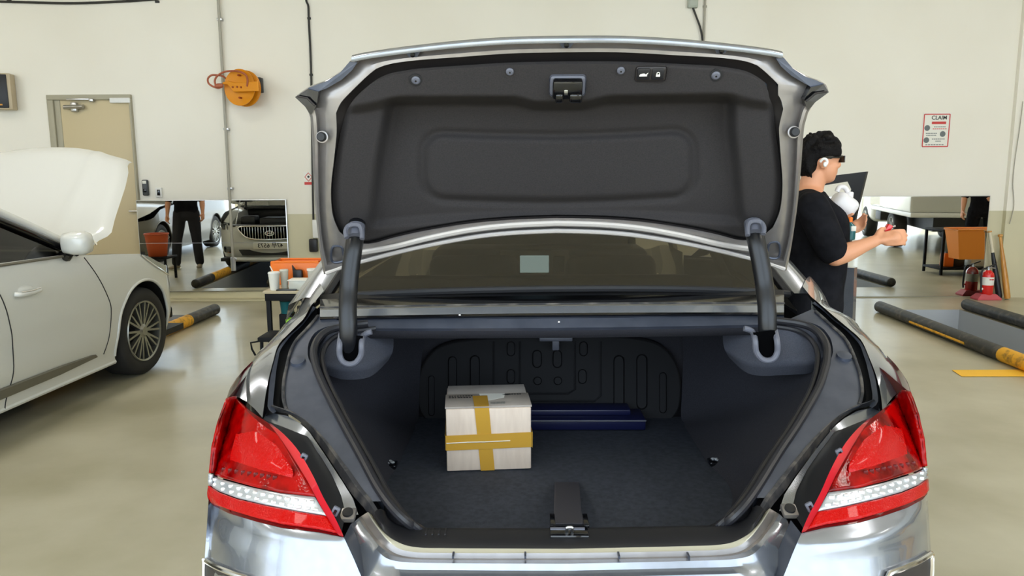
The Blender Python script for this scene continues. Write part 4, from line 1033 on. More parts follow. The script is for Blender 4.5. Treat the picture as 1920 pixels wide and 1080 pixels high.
# ================================================================ BOOT LID (raised)
lid = bpy.data.objects.new('boot_lid', None); COL.objects.link(lid); lid.parent = car; lid.matrix_parent_inverse = Matrix.Identity(4)
lid['label'] = 'raised boot lid with grey felt lining'
ZB, ZT = 1.345, 1.845
def y_lid(x, z):
    v = (z - ZB) / (ZT - ZB); u = min(1.3, abs(x) / .69)
    return 2.24 - v * (0.36 - 0.17 * u * u * max(0, min(1, v)))
def lidp(px, py, h=0.0):
    return onsurf(px, py, lambda P: P.y - (y_lid(P.x - X0, P.z) - h), 1.4, 2.9, 160)
LSEG = [
 ([(1062, 73), (960, 75), (860, 82), (760, 93), (690, 103), (662, 109)], [(1062, 98), (960, 100), (860, 107), (780, 113), (730, 120), (705, 129)], 24),
 ([(662, 109), (652, 120), (640, 134), (610, 152), (590, 160), (575, 166), (553, 182)], [(705, 129), (690, 141), (670, 160), (650, 180)], 12),
 ([(553, 182), (566, 193), (576, 206), (582, 220)], [(650, 180), (638, 194), (630, 212)], 6),
 ([(582, 220), (585, 260), (587, 320), (591, 390), (596, 440), (601, 480), (607, 515)], [(630, 212), (631, 250), (626, 300), (621, 345), (621, 380), (625, 408), (636, 434)], 26),
 ([(607, 515), (622, 511), (640, 504), (680, 493), (730, 481), (780, 468), (830, 458), (880, 449), (960, 440), (1042, 437)], [(636, 434), (660, 453), (682, 457), (705, 455), (740, 445), (800, 432), (880, 419), (960, 412), (1043, 409)], 28),
]
def seg_px(which):
    out = []
    for a, b, n in LSEG:
        p = resample(spline([Vector((x, y, 0)) for x, y in (a if which == 0 else b)], 4), n)
        out += p[:-1]
    out.append(resample([Vector((x, y, 0)) for x, y in (LSEG[-1][0] if which == 0 else LSEG[-1][1])], 3)[-1])
    return out
OUT, INN = seg_px(0), seg_px(1)
def ring_loop(f, h):
    """closed loop round the lid: f=0 outline, f=1 inner edge of the painted frame"""
    left = [(a.lerp(b, f)) for a, b in zip(OUT, INN)]
    L_ = [lidp(p.x, p.y, h) for p in left]
    R_ = []
    for p in left[1:-1]:
        q = mpx((p.x, p.y), C_LID, 1); R_.append(lidp(q[0], q[1], h))
    return L_ + list(reversed(R_))
R0 = ring_loop(0.0, 0.0); R1 = ring_loop(0.10, 0.010); R2 = ring_loop(0.22, 0.008); R3_ = ring_loop(0.30, -0.012); R4 = ring_loop(0.55, -0.004); R5 = ring_loop(0.72, 0.006); R6 = ring_loop(1.0, 0.008); R7 = ring_loop(1.015, -0.02)
mb = MB(); mb.rings([R0, R1, R2, R3_, R4, R5, R6, R7]); mb.build('inner_frame', 'silver_inner', lid, True, smooth=40)
# outer skin behind, and the rolled rear edge that catches the sky
back0 = [p + Vector((0, .012, .012)) for p in R0]
cen = sum(R0, Vector()) / len(R0)
skin = []
for k, (sc_, dp) in enumerate(((1.0, .012), (.97, .05), (.75, .09), (.4, .11), (.02, .115))):
    skin.append([cen + (p - cen) * sc_ + Vector((0, dp, dp * .45)) for p in R0])
mb = MB(); mb.rings([R0] + skin); mb.build('outer_skin', 'silver_paint', lid, True, smooth=60)
nt = 24
top_l = R0[:nt]; nR = len(R0)
tops = [R0[(nR - i) % nR] for i in range(nt - 1, 0, -1)] + R0[:nt]
tops = sorted(tops, key=lambda p: p.x)
hem = []
for dz, dy in ((-.0125, -.016), (-.006, -.021), (.001, -.019), (.006, -.01), (.008, .004)):
    hem.append([p + Vector((0, dy, dz)) for p in tops])
mb = MB(); mb.grid(hem); mb.build('rear_edge', 'silver_paint', lid, True, smooth=70)
hem2 = []
# channel between painted frame and lining, coloured dark for its shade
D0 = ring_loop(1.0, 0.001)
LIN_L = [(1062, 115), (960, 117), (860, 123), (790, 128), (760, 132), (730, 138), (708, 148), (690, 161), (672, 177), (660, 191), (652, 204), (646, 220), (637, 256), (629, 300), (624, 345), (624, 380), (628, 405), (635, 426), (648, 443), (665, 451), (682, 453), (705, 451), (740, 441), (800, 428), (880, 415), (960, 408), (1043, 405)]
LL = spline([Vector((x, y, 0)) for x, y in LIN_L], 4)
def lin_loop(f, h, n=150):
    c = Vector((1050, 290, 0)); left = [p.lerp(c, 1 - f) for p in LL]
    P = [lidp(p.x, p.y, h) for p in left]; Q = [lidp(*mpx((p.x, p.y), C_LID, 1)[:2], h) for p in left[1:-1]]
    return P + list(reversed(Q))
A0 = lin_loop(1.05, -0.030); A1 = lin_loop(1.0, -0.03)
# ring between frame and lining, matched by resampling from the top centre
a_r = resample(R7 + [R7[0]], 181)[:-1]; b_r = resample(lin_loop(1.0, -0.034) + [lin_loop(1.0, -.034)[0]], 181)[:-1]
mb = MB(); mb.rings([a_r, b_r]); mb.build('channel_shade', 'dark_trim', lid, True)
# felt lining: one dished panel
top = [Vector((x, y, 0)) for x, y in LIN_L[:8]][::-1]; topR = [Vector((*mpx((p.x, p.y), C_LID, 1)[:2], 0)) for p in top[::-1]]
topc = spline(top, 4) + spline(topR, 4)[1:]
lf = [Vector((x, y, 0)) for x, y in LIN_L[7:20]]; lfR = [Vector((*mpx((p.x, p.y), C_LID, 1)[:2], 0)) for p in lf]
bo = [Vector((x, y, 0)) for x, y in LIN_L[19:]]; boR = [Vector((*mpx((p.x, p.y), C_LID, 1)[:2], 0)) for p in bo[::-1]]
botc = spline(bo, 4) + spline(boR, 4)[1:]
NU, NV = 150, 90
G = coons(topc, botc, spline(lf, 4), spline(lfR, 4), NU, NV)
def rr_dist(x, y, x0, y0, x1, y1, r):
    cx, cy = (x0 + x1) / 2, (y0 + y1) / 2; dx = abs(x - cx) - (x1 - x0) / 2 + r; dy = abs(y - cy) - (y1 - y0) / 2 + r
    return sqrt(max(dx, 0) ** 2 + max(dy, 0) ** 2) + min(max(dx, dy), 0) - r
def felt_h(x, y, u, v):
    c = interp(C_LID, y); xs = x if x < c else 2 * c - x             # fold to the left side
    yy = y + (0 if x < c else ROLLK * 2 * (x - c))
    # raised latch band along the top; it dips lower in the middle
    lim = 188 + 10 * sm(960, 1010, xs) * sm(1200, 1150, xs) + 16 * sm(760, 660, xs)
    band = sm(lim + 12, lim - 10, yy)
    sl = interp([(200, 733), (300, 716), (440, 698)], yy)            # side bolster edge
    side_b = sm(sl + 10, sl - 16, xs)
    rec = -0.098 + 0.045 * sm(190, 400, yy)
    h = rec + (0.045 - rec) * band + (-0.006 - rec) * side_b * (1 - band)
    d = rr_dist(x, yy + 8 * ((x - 1047) / 260) ** 2 - 8, 792, 246, 1302, 372, 42)
    h += 0.012 * sm(6, -16, d) * (1 - band) - 0.014 * math.exp(-(d / 7) ** 2) * (1 - band)
    h += 0.05 * sm(392, 415, yy + 14 * ((x - 1043) / 300) ** 2 * -1) * (1 - side_b) * 0.6
    e = min(u, 1 - u, v, 1 - v)
    h -= 0.02 * (1 - sm(0, 0.02, e))
    return h
GG = []
for j, row in enumerate(G):
    GG.append([lidp(p.x, p.y, felt_h(p.x, p.y, i / (NU - 1), j / (NV - 1))) for i, p in enumerate(row)])
mb = MB(); mb.grid(GG); mb.build('felt_lining', 'lid_felt', lid, True, smooth=80)
def LFR(px, py, h):
    P = lidp(px, py, h); n = Vector((0, -0.82, -0.57)).normalized(); ex = Vector((1, 0, 0)); ey = n.cross(ex).normalized()
    return P, frame(P, ex, ey, n), Matrix((ex, ey, n)).transposed()
# latch
P, fr, R = LFR(1064, 160, 0.047)
mb = MB(); mb.box(P, (0.092, 0.058, 0.012), R, 0.01, 3); lt = mb.build('latch', 'grey_plastic', lid, True)
mb = MB(); Pm = lidp(1064, 165, .058); mb.box(Pm, (0.074, 0.05, 0.03), R, 0.006); mb.build('latch_body', 'gloss_black', lid, True)
for dx, w_ in ((-.022, .020), (.021, .032)):
    mb = MB(); mb.box(lidp(1064 + dx * 720, 180, .060), (w_, 0.026, 0.034), R, 0.006, 3); mb.build('latch_jaw', 'gloss_black', lid, True)
mb = MB(); mb.box(lidp(1061, 172, .070), (0.010, 0.016, 0.012), R, 0.002); mb.build('latch_claw', 'steel', lid, True)
# close / lock buttons
P, fr, R = LFR(1220, 138, 0.047)
mb = MB(); mb.box(P, (0.078, 0.042, 0.010), R, 0.008, 3); mb.build('button_bezel', 'dark_trim', lid, True)
for bx_, kind in ((1206.5, 'car'), (1233.5, 'lock')):
    P, fr, R = LFR(bx_, 138.5, 0.053)
    mb = MB(); mb.box(P, (0.032, 0.030, 0.008), R, 0.004, 2); mb.build('lid_button', 'black_plastic', lid, True)
    M = lambda a, b: P + R @ Vector((a, b, 0.0048))
    mb = MB()
    if kind == 'car':
        s_ = [(-.011, -.003), (-.009, .001), (-.004, .003), (.001, .0035), (.005, .001), (.0085, .004), (.011, .0055), (.010, .003), (.008, .0), (.0085, -.004), (-.010, -.0045)]
        mb.prism([M(a, b) for a, b in s_], R @ Vector((0, 0, .0006)))
    else:
        mb.prism([M(a, b) for a, b in [(-.005, -.005), (.005, -.005), (.005, .001), (-.005, .001)]], R @ Vector((0, 0, .0006)))
        mb.tube([M(-.0035, .001), M(-.003, .005), M(0, .0065), M(.003, .005), M(.0035, .001)], .0012, 6)
    mb.build('button_symbol', 'paper_white', lid, True, smooth=0)
# push clips in the felt
for q, r_ in (((780, 150), .0112), ((956, 134), .0098), ((1164, 132), .0098), ((1342, 141), .0112)):
    P, fr, R = LFR(*q, 0.046)
    mb = MB(); mb.lathe([(r_, 0), (r_, .003), (r_ * .7, .006), (.001, .0065)], 20, fr); cl = mb.build('push_clip', 'grey_plastic', lid, True)
    mb = MB(); mb.lathe([(r_ * .22, .006), (r_ * .22, .0072), (.0003, .0072)], 10, fr); mb.build('clip_pin', 'gloss_black', lid, True)
    if r_ > .0105:
        mb = MB(); mb.lathe([(r_ * 1.5, -.002), (r_ * 1.5, .0015), (r_, .002)], 20, fr, cap=False); mb.build('clip_well', 'black_rubber', lid, True)
# rubber stops and small hooks on the painted frame
for q in ((605, 257), (1487, 248)):
    P, fr, R = LFR(*q, 0.012)
    fr2 = frame(P, (1, 0, 0), (0, 0, 1), (0, -1, 0))
    mb = MB(); mb.lathe([(.013, 0), (.013, .016), (.010, .020), (.001, .0205)], 18, fr2); mb.build('rubber_stop', 'black_rubber', lid, True)
    mb = MB(); mb.lathe([(.0165, 0), (.0165, .006), (.013, .007)], 18, fr2, cap=False); mb.build('stop_collar', 'silver_inner', lid, True)
for q in ((774, 101), (1062, 83), (1352, 94)):
    P, fr, R = LFR(*q, 0.012)
    mb = MB(); mb.lathe([(.006, 0), (.006, .008), (.001, .009)], 12, fr); mb.build('frame_plug', 'gloss_black', lid, True)
    mb = MB(); mb.prism([P + R @ Vector((a, b, -.002)) for a, b in ((-.022, .010), (.022, .010), (.010, -.008), (-.010, -.008))], R @ Vector((0, 0, .004))); mb.build('plug_recess', 'flange_paint', lid, True, smooth=0)
for side in (-1, 1):
    # black plastic ear at the lid corner
    def E(p, h): return lidp(*mpx(p, C_LID, side)[:2], h)
    ear = [(553, 182), (577, 167), (597, 172), (594, 196), (583, 216), (572, 200)]
    mb = MB(); mb.prism([E(p, .020) for p in ear], (0, .03, .01)); mb.build('corner_cap', 'gloss_black', lid, True, smooth=0)
    mb = MB(); mb.tube([E(p, .026) for p in ((558, 181), (576, 184), (590, 198))], .003, 6); mb.build('cap_rib', 'dark_trim', lid, True)
    sh = [(577, 166), (597, 158), (612, 153), (638, 136), (655, 116), (670, 117), (660, 132), (640, 150), (612, 166), (598, 171)]
    mb = MB(); mb.prism([E(p, .012) for p in sh], (0, .01, .004)); mb.build('corner_return', 'flange_paint', lid, True, smooth=0)
    # pressed triangle near the hinge
    tri = [(626, 462), (640, 463), (644, 476), (646, 488), (630, 492), (622, 488), (621, 472)]
    lp_ = spline([E(p, .006) for p in tri], 4, closed=True); mb = MB(); mb.tube(lp_, .004, 8, closed=True); mb.build('pressed_corner', 'flange_paint', lid, True)
    # double bead along the front edge, its bright reflection put into the colour
    for pts, h, r_, m_ in (([(612, 512), (640, 501), (680, 489.5), (780, 464.5), (880, 445.5), (960, 436.5), (1048, 432.5)], .006, .0075, 'bead_sheen'), ([(664, 474), (690, 471), (740, 462), (800, 447), (880, 431), (960, 422), (1048, 418)], .012, .009, 'bead_sheen')):
        mb = MB(); mb.tube([E(p[:2], h) for p in px_spline(pts, 4)], r_, 8); mb.build('front_bead', m_, lid, True)
    # hinge arm
    def A(x, y, d): return atD(*mpx((x, y), C_ARM, side)[:2], d)
    path = [A(656, 674, 2.19), A(654, 645, 2.152), A(653, 615, 2.14), A(652, 580, 2.145), A(654, 540, 2.16), A(658, 500, 2.165), A(663, 465, 2.17), A(667, 440, 2.19), A(669, 420, 2.24)]
    mb = MB(); mb.tube(spline(path, 5), .0265, 14, flat=.85, up=(0, 1, 0)); mb.build('hinge_arm', 'arm_black', lid, True, smooth=60)
    ca = [A(650, 446, 2.13), A(648, 434, 2.14), A(653, 424, 2.15), A(664, 421, 2.15), A(675, 424, 2.15), A(679, 436, 2.14), A(679, 448, 2.13)]
    mb = MB(); mb.tube(spline(ca, 4), .007, 8); mb.build('arm_collar', 'grey_plastic', lid, True)
    mb = MB(); mb.tube([A(667, 446, 2.165), A(668, 424, 2.19)], .026, 14, flat=.9); mb.build('arm_shoe', 'grey_plastic', lid, True)
# ================================================================ SALOON BUILDER (white car, and the parked car seen only in the mirror)
PLAN = [(-4.15, 0.0), (-4.13, .30), (-4.05, .62), (-3.9, .80), (-3.6, .89), (-3.0, .925), (-2.0, .93), (-1.0, .93), (0.0, .93), (.15, .927), (.30, .913), (.45, .878), (.60, .80), (.72, .695), (.81, .56), (.875, .38), (.905, .2), (.915, 0.0)]
TOPZ = [(-4.15, .98), (-3.5, 1.02), (-2.6, 1.03), (-1.4, 1.02), (-.9, 1.01), (-.6, .98), (-.3, .955), (0, .925), (.15, .87), (.30, .80), (.45, .765), (.7, .74), (.92, .735)]
def section_in(z):
    return .055 * sm(.45, .18, z) ** 1.2 + .035 * max(0, (z - .72) / .28) ** 2 - 0.004 * math.exp(-((z - .62) / .05) ** 2)
ARCHES = [(0.0, .335), (-2.85, .335)]; AR = .392
def saloon(name, label, loc, rotz, paint, hood_open, detail=True):
    car = thing(name, label, 'car', loc, rotz)
    plan = resample(spline([Vector((y, x, 0)) for y, x in PLAN], 8), 900)
    # resample finely and evenly
    NZ = 44
    def surf_pt(yp, xp, z, out=0.0):
        t = section_in(z); y = yp; x = xp
        k = 1 - t / .93
        xx = x * k if abs(x) > .01 else x
        if y > .3: y = y - (t * 1.2) * sm(.3, .9, y)
        if y < -3.6: y = y + t * sm(-3.6, -4.1, y)
        n = Vector((1, 0)) if -3.6 < yp < .1 else None
        return Vector((xx + out * (1 if x > 0.02 else 0), y, z))
    cols = resample([Vector((p.x, p.y, 0)) for p in plan], 300)
    for side in (1, -1):
        mb = MB(); idx = {}
        V = {}
        for i, p in enumerate(cols):
            zt = interp(TOPZ, p.x)
            for k in range(NZ):
                z = .18 + (zt - .18) * k / (NZ - 1)
                P = surf_pt(p.x, p.y, z)
                for (ay, az) in ARCHES:
                    dy, dz = P.y - ay, P.z - az; r = sqrt(dy * dy + dz * dz)
                    if abs(p.x - ay) < .45 and abs(r - AR) < .014 and r > 1e-6:
                        P.y, P.z = ay + dy / r * AR, az + dz / r * AR
                V[i, k] = P
        for i in range(len(cols) - 1):
            for k in range(NZ - 1):
                q = [V[i, k], V[i + 1, k], V[i + 1, k + 1], V[i, k + 1]]
                c = sum(q, Vector()) / 4
                if any((c.y - ay) ** 2 + (c.z - az) ** 2 < (AR + .002) ** 2 and abs(c.y - ay) < .5 for ay, az in ARCHES): continue
                ids = []
                for key in ((i, k), (i + 1, k), (i + 1, k + 1), (i, k + 1)):
                    if key not in idx:
                        idx[key] = len(mb.v); p = V[key]; mb.v.append(Vector((p.x * side, p.y, p.z)))
                    ids.append(idx[key])
                mb.f.append(tuple(ids))
        mb.build('body_side', paint, car, smooth=60)
        # arch lips and dark liners
        for ay, az in ARCHES:
            pts = []
            for k in range(33):
                a = radians(-22 + 224 * k / 32); y, z = ay + cos(a) * AR, az + sin(a) * AR
                if z < .19: continue
                xp = interp([(q[0], q[1]) for q in PLAN], y) * (1 - section_in(z) / .93); pts.append(Vector((side * (xp - .002), y, z)))
            mb = MB(); mb.tube(pts, .012, 8); mb.build('arch_lip', paint, car, smooth=60)
            mb = MB(); mb.grid([pts, [Vector((side * .60, p.y, p.z)) for p in pts]]); mb.build('arch_liner', 'wheel_dark', car, smooth=60)
            mb = MB(); mb.add([Vector((side * .60, ay, az))] + [Vector((side * .60, p.y, p.z)) for p in pts], [(0, i + 1, i + 2) for i in range(len(pts) - 1)]); mb.build('arch_liner', 'wheel_dark', car)
        for ay, az in ARCHES: wheel(car, (side * .905, ay, .335), side, .335, .225, 10, world=False)
        # glass house
        A0, A1, A2, C1, C0 = Vector((side * .885, -.78, 1.005)), Vector((side * .745, -1.45, 1.33)), Vector((side * .69, -1.80, 1.415)), Vector((side * .68, -2.75, 1.42)), Vector((side * .87, -3.25, 1.03))
        mb = MB(); mb.add([A0, A1, A2, C1, C0], [(0, 1, 2, 3, 4)]); mb.build('side_windows', 'side_glass', car, smooth=0)
        mb = MB(); mb.tube(spline([A0 + Vector((side * .012, .06, .0)), A1 + Vector((side * .004, .0, .01)), A2 + Vector((0, .0, .01)), C1 + Vector((0, 0, .01)), C0 + Vector((0, -.05, 0))], 6), .024, 8); mb.build('window_surround', 'gloss_black', car, smooth=60)
        mb = MB(); mb.tube(spline([Vector((side * .86, -.60, 1.0)), Vector((side * .735, -1.33, 1.345)), Vector((side * .66, -1.80, 1.45)), Vector((side * .65, -2.8, 1.455)), Vector((side * .82, -3.5, 1.05))], 6), .033, 8); mb.build('pillar_rail', paint, car, smooth=60)
        mb = MB(); mb.tube([A0 + Vector((side * .022, .0, -.004)), Vector((side * .905, -2, 1.018)), C0 + Vector((side * .02, 0, 0))], .009, 6); mb.build('belt_strip', 'grey_trim', car)
        mb = MB(); mb.tube([Vector((side * .88, -1.62, 1.02)), Vector((side * .735, -1.75, 1.40))], .03, 6); mb.build('door_post', 'gloss_black', car)
        if detail:
            def SP(y, z, out=.002): return Vector((side * (interp([(q[0], q[1]) for q in PLAN], y) * (1 - section_in(z) / .93) + out), y, z))
            for pts in ([(-.66, .97), (-.56, .82), (-.475, .66), (-.46, .55), (-.50, .40), (-.53, .28)], [(-1.62, 1.0), (-1.50, .90), (-1.445, .75), (-1.43, .58), (-1.44, .40), (-1.46, .28), (-1.47, .19)]):
                mb = MB(); mb.tube([SP(y, z, .001) for y, z in [(v.x, v.y) for v in spline([Vector((a, b, 0)) for a, b in pts], 5)]], .0035, 6); mb.build('door_gap', 'black_rubber', car)
            mb = MB(); mb.grid([[SP(-.60, .278, .004), SP(-1.0, .262, .012), SP(-1.5, .258, .012), SP(-2.4, .262, .012)], [SP(-.64, .305, .008), SP(-1.0, .315, .016), SP(-1.5, .318, .016), SP(-2.4, .32, .016)], [SP(-.70, .312, .002), SP(-1.0, .322, .002), SP(-1.5, .326, .002), SP(-2.4, .328, .002)]]); mb.build('sill_strip', 'grey_trim', car)
            mb = MB(); mb.tube([SP(y, .185, -.012) for y in (-.36, -1.0, -1.8, -2.5)], .018, 8); mb.build('sill_edge', paint, car)
            # handle
            hp = [SP(-1.37, .835, .008), SP(-1.35, .832, .03), SP(-1.27, .83, .036), SP(-1.19, .834, .03), SP(-1.165, .838, .008)]
            mb = MB(); mb.ellipsoid(SP(-1.265, .838, -.012), (.022, .085, .04)); mb.build('handle_cup', paint, car)
            mb = MB(); mb.tube(spline(hp, 4), .014, 10); hd = mb.build('door_handle', paint, car, smooth=60)
            mb = MB(); mb.tube([SP(-1.355, .846, .036), SP(-1.27, .846, .046), SP(-1.19, .849, .037)], .005, 8); mb.build('chrome_strip', 'chrome', hd)
            # mirror
            mp = Vector((side * 1.0, -.86, 1.085))
            Rm = Matrix.Rotation(side * radians(10), 3, 'Z')
            mb = MB(); rings = []
            for xx, sc in ((-.085, .62), (-.075, .86), (-.02, 1.0), (.04, 1.0), (.07, .82), (.085, .35)):
                ring = []
                for k in range(20):
                    a = 2 * pi * k / 20; cy, cz = cos(a), sin(a)
                    ring.append(mp + Rm @ Vector((side * xx, (abs(cy) ** .8) * (1 if cy > 0 else -1) * .075 * sc, (abs(cz) ** .7) * (1 if cz > 0 else -1) * .075 * sc)))
                rings.append(ring)
            mb.rings(rings, cap=True); mm = mb.build('door_mirror', paint, car, smooth=70)
            mb = MB(); mb.tube([mp + Vector((-side * .06, -.0, -.06)), Vector((side * .90, -.84, 1.0))], [.03, .04], 10); mb.build('mirror_stalk', 'gloss_black', mm)
            mb = MB(); mb.tube([mp + Rm @ Vector((side * a, .079, b)) for a, b in ((-.06, .03), (.0, .034), (.06, .012), (.08, -.02))], .006, 6); mb.build('mirror_indicator', 'chrome', mm)
            # headlamp
            mb = MB(); G = []
            hy = [0.0, .06, .12, .2, .28, .36, .44, .52, .60, .68]
            lo = [.915, .875, .84, .80, .765, .735, .71, .69, .675, .67]; hi = [.922, .905, .885, .85, .82, .795, .78, .77, .765, .76]
            for t_ in (0, .33, .66, 1):
                row = []
                for y, a, b in zip(hy, lo, hi):
                    z = a + (b - a) * t_; xp = interp([(q[0], q[1]) for q in PLAN], y); tt = section_in(min(z, interp(TOPZ, y)))
                    row.append(Vector((side * (xp * (1 - tt / .93) + .006), y - tt * 1.2 * sm(.3, .9, y) + .006, z)))
                G.append(row)
            mb.grid(G); hl = mb.build('headlamp', 'headlamp_glass', car, smooth=60)
            mb = MB(); mb.tube(G[0], .006, 6); mb.build('headlamp_rim', 'chrome', hl)
            mb = MB(); mb.lathe([(.055, 0), (.05, .01), (.02, .016), (.001, .017)], 18, frame((side * .70, .70, .715), (0.5 * side, -.86, 0), (0, 0, 1), (side * .4, .9, 0))); mb.build('projector', 'chrome', hl)
            # lower lamp housing and indicator in the bumper corner
            mb = MB(); mb.box((side * .70, .70, .36), (.2, .06, .1), Matrix.Rotation(-side * .75, 3, 'Z'), .02); fl_ = mb.build('fog_lamp', 'gloss_black', car)
            mb = MB(); mb.box((side * .66, .752, .32), (.1, .02, .018), Matrix.Rotation(-side * .6, 3, 'Z'), .004); mb.build('indicator', 'orange_plastic', fl_)
    # front face: grille, plate, intake
    if detail:
        gx = lambda x: .935 - .075 * (abs(x) / .5) ** 2.2
        gr = bpy.data.objects.new('grille', None); COL.objects.link(gr); gr.parent = car
        ol = [(-.46, .725), (0, .735), (.46, .725), (.43, .62), (.30, .545), (0, .53), (-.30, .545), (-.43, .62)]
        mb = MB(); mb.tube(spline([Vector((x, gx(x) + .012, z)) for x, z in ol], 4, closed=True), .012, 8, closed=True); mb.build('grille_frame', 'chrome', gr, smooth=60)
        pl = spline([Vector((x, gx(x) + .004, z)) for x, z in ol], 4, closed=True); c = Vector((0, .936, .635)); mb = MB(); mb.add([c] + pl, [(0, i + 1, (i + 1) % len(pl) + 1) for i in range(len(pl))]); mb.build('grille_backing', 'void_black', gr)
        for k in range(21):
            x = -.43 + .86 * k / 20; zb = .54 + .08 * max(0, (abs(x) - .28) / .16); mb = MB(); mb.box((x, gx(x) + .010, (zb + .722) / 2), (.0065, .014, .722 - zb), None, .002); mb.build('grille_bar', 'chrome', gr)
        mb = MB(); mb.tube([(.065 * cos(2 * pi * k / 24), .95, .625 + .036 * sin(2 * pi * k / 24)) for k in range(24)], .006, 8, closed=True)
        mb.tube([(-.035, .95, .600), (-.022, .955, .650)], .006, 6); mb.tube([(.022, .955, .600), (.035, .95, .650)], .006, 6); mb.tube([(-.028, .955, .620), (0, .957, .628), (.028, .955, .630)], .005, 6)
        mb.build('emblem', 'chrome', gr)
        mb = MB(); mb.box((0, .935, .435), (.52, .012, .11), None, .006); pl_ = mb.build('number_plate', 'paper_white', car)
        text_mesh('plate_text', '47무 6573', .092, frame((0, .942, .435), (-1, 0, 0), (0, 0, 1), (0, 1, 0)), 'ink', pl_, bold=.0015)
        ol = [(-.5, .37), (.5, .37), (.44, .28), (-.44, .28)]
        mb = MB(); mb.prism([(x, gx(x) + .015, z) for x, z in ol], (0, -.03, 0)); mb.build('lower_intake', 'wheel_dark', car, smooth=0)
        mb = MB(); mb.tube([(x, gx(x) + .0, .22) for x in (-.6, -.4, -.2, 0, .2, .4, .6)], .035, 8); mb.build('bumper_lip', paint, car)
    # roof, screens, bonnet
    rx = [-.66, -.45, -.22, 0, .22, .45, .66]
    cr = lambda x: .02 * (1 - (x / .66) ** 2)
    roof = [[Vector((x, y, z + cr(x))) for x in rx] for y, z in ((-1.62, 1.425), (-2.0, 1.46), (-2.5, 1.465), (-2.95, 1.43))]
    mb = MB(); mb.grid(roof); mb.build('roof', paint, car, smooth=70)
    wsb = [Vector((x * 1.22, -.50 + .08 * (1 - (x / .66) ** 2), 1.0)) for x in rx]
    mb = MB(); mb.grid([roof[0], wsb]); mb.build('windscreen', 'tinted_glass', car, smooth=70)
    rwb = [Vector((x * 1.15, -3.55, 1.04)) for x in rx]
    mb = MB(); mb.grid([roof[-1], rwb]); mb.build('rear_window', 'tinted_glass', car, smooth=70)
    mb = MB(); mb.grid([rwb, [Vector((p.x, -4.05, 1.02)) for p in rwb], [Vector((p.x, -4.12, .98)) for p in rwb]]); mb.build('boot_deck', paint, car, smooth=60)
    mb = MB(); mb.box((0, -1.6, .21), (1.6, 4.8, .05)); mb.build('underbody', 'wheel_dark', car)
    mb = MB(); mb.box((0, -.75, .86), (1.5, .35, .2), None, .05); mb.build('dashboard', 'black_plastic', car)
    for sx in (-.38, .38):
        for sy in (-1.75, -2.75): mb = MB(); mb.box((sx, sy, .8), (.5, .16, .6), Matrix.Rotation(-.2, 3, 'X'), .06, 3); mb.build('seat', 'dark_trim', car)
    if hood_open:
        # hood plane through the cowl hinge and the raised front edge
        M = Matrix.Translation(Vector(loc)) @ Matrix.Rotation(rotz, 4, 'Z'); Mi = M.inverted()
        h0, h1 = Vector((0, -.50, 1.0)), Vector((0, .33, 1.63)); dv = (h1 - h0); Lh = dv.length; dv.normalize(); nh = Vector((1, 0, 0)).cross(dv).normalized()
        P0, NN = M @ h0, (M.to_3x3() @ nh)
        def hp(px, py):
            q = Mi @ onplane(px, py, P0, NN) - h0; return (q.x, q.dot(dv))
        right = [hp(*p) for p in [(176, 448), (205, 434), (212, 405), (222, 375), (232, 345), (238, 318), (236, 302)]]
        front = [hp(*p) for p in [(230, 293), (200, 287), (165, 280), (140, 277.5), (100, 277), (50, 281), (0, 288)]]
        G = []; NT, NUU = 24, 41
        r_ = resample([Vector((x, t, 0)) for x, t in right], NT)
        fx = sorted([(x, t) for x, t in front]); tc = fx[0][1]
        for j in range(NT):
            row = []
            for i in range(NUU):
                u = -1 + 2 * i / (NUU - 1); t0 = r_[0].y * 0.6 + 0.02; tf = interp(fx, abs(u) * r_[-1].x) if abs(u) * r_[-1].x > fx[0][0] else tc
                w = j / (NT - 1); tt = t0 + (tf - t0) * w
                hw = interp([(v.y, v.x) for v in r_], tt) if tt < r_[-1].y else r_[-1].x
                x = u * hw; tt2 = tt
                off = .035 * (1 - u * u) + .012 * math.exp(-((abs(u) - .62) / .06) ** 2) - .03 * sm(.93, 1, abs(u)) - .03 * sm(.93, 1, w)
                row.append(h0 + Vector((x, 0, 0)) + dv * tt2 + nh * off)
            G.append(row)
        mb = MB(); mb.grid(G); hd = mb.build('bonnet', paint, car, smooth=70)
        G2 = [[p - nh * .035 for p in row] for row in G]
        mb = MB(); mb.grid([[p for p in row[1:-1]] for row in G2[1:-1]]); mb.build('bonnet_lining', 'wheel_dark', hd, smooth=70)
        for s_ in (1, -1):
            mb = MB(); mb.tube([Vector((s_ * .66, -.30, .93)), h0 + Vector((s_ * .66, 0, 0)) + dv * .28 - nh * .04], .016, 6); mb.build('hood_hinge', 'wheel_dark', car)
        mb = MB(); mb.tube([Vector((-.6, .6, .75)), h0 + Vector((-.55, 0, 0)) + dv * .8 - nh * .04], .008, 6); mb.build('hood_prop', 'steel', car)
        # engine bay
        mb = MB(); mb.box((0, .14, .60), (1.5, 1.05, .2), None, .02); eb = mb.build('engine_bay', 'wheel_dark', car)
        mb = MB(); mb.box((0, .1, .76), (.6, .5, .14), None, .03, 3); mb.build('engine_cover', 'black_plastic', eb)
        mb = MB(); mb.box((.5, -.1, .76), (.2, .26, .18), None, .02); mb.build('battery', 'black_plastic', eb)
        mb = MB(); mb.box((-.48, .2, .78), (.24, .3, .16), None, .03); mb.build('air_filter', 'black_plastic', eb)
        mb = MB(); mb.box((0, .74, .735), (1.25, .16, .03), None, .01); mb.build('front_panel', 'black_plastic', eb)
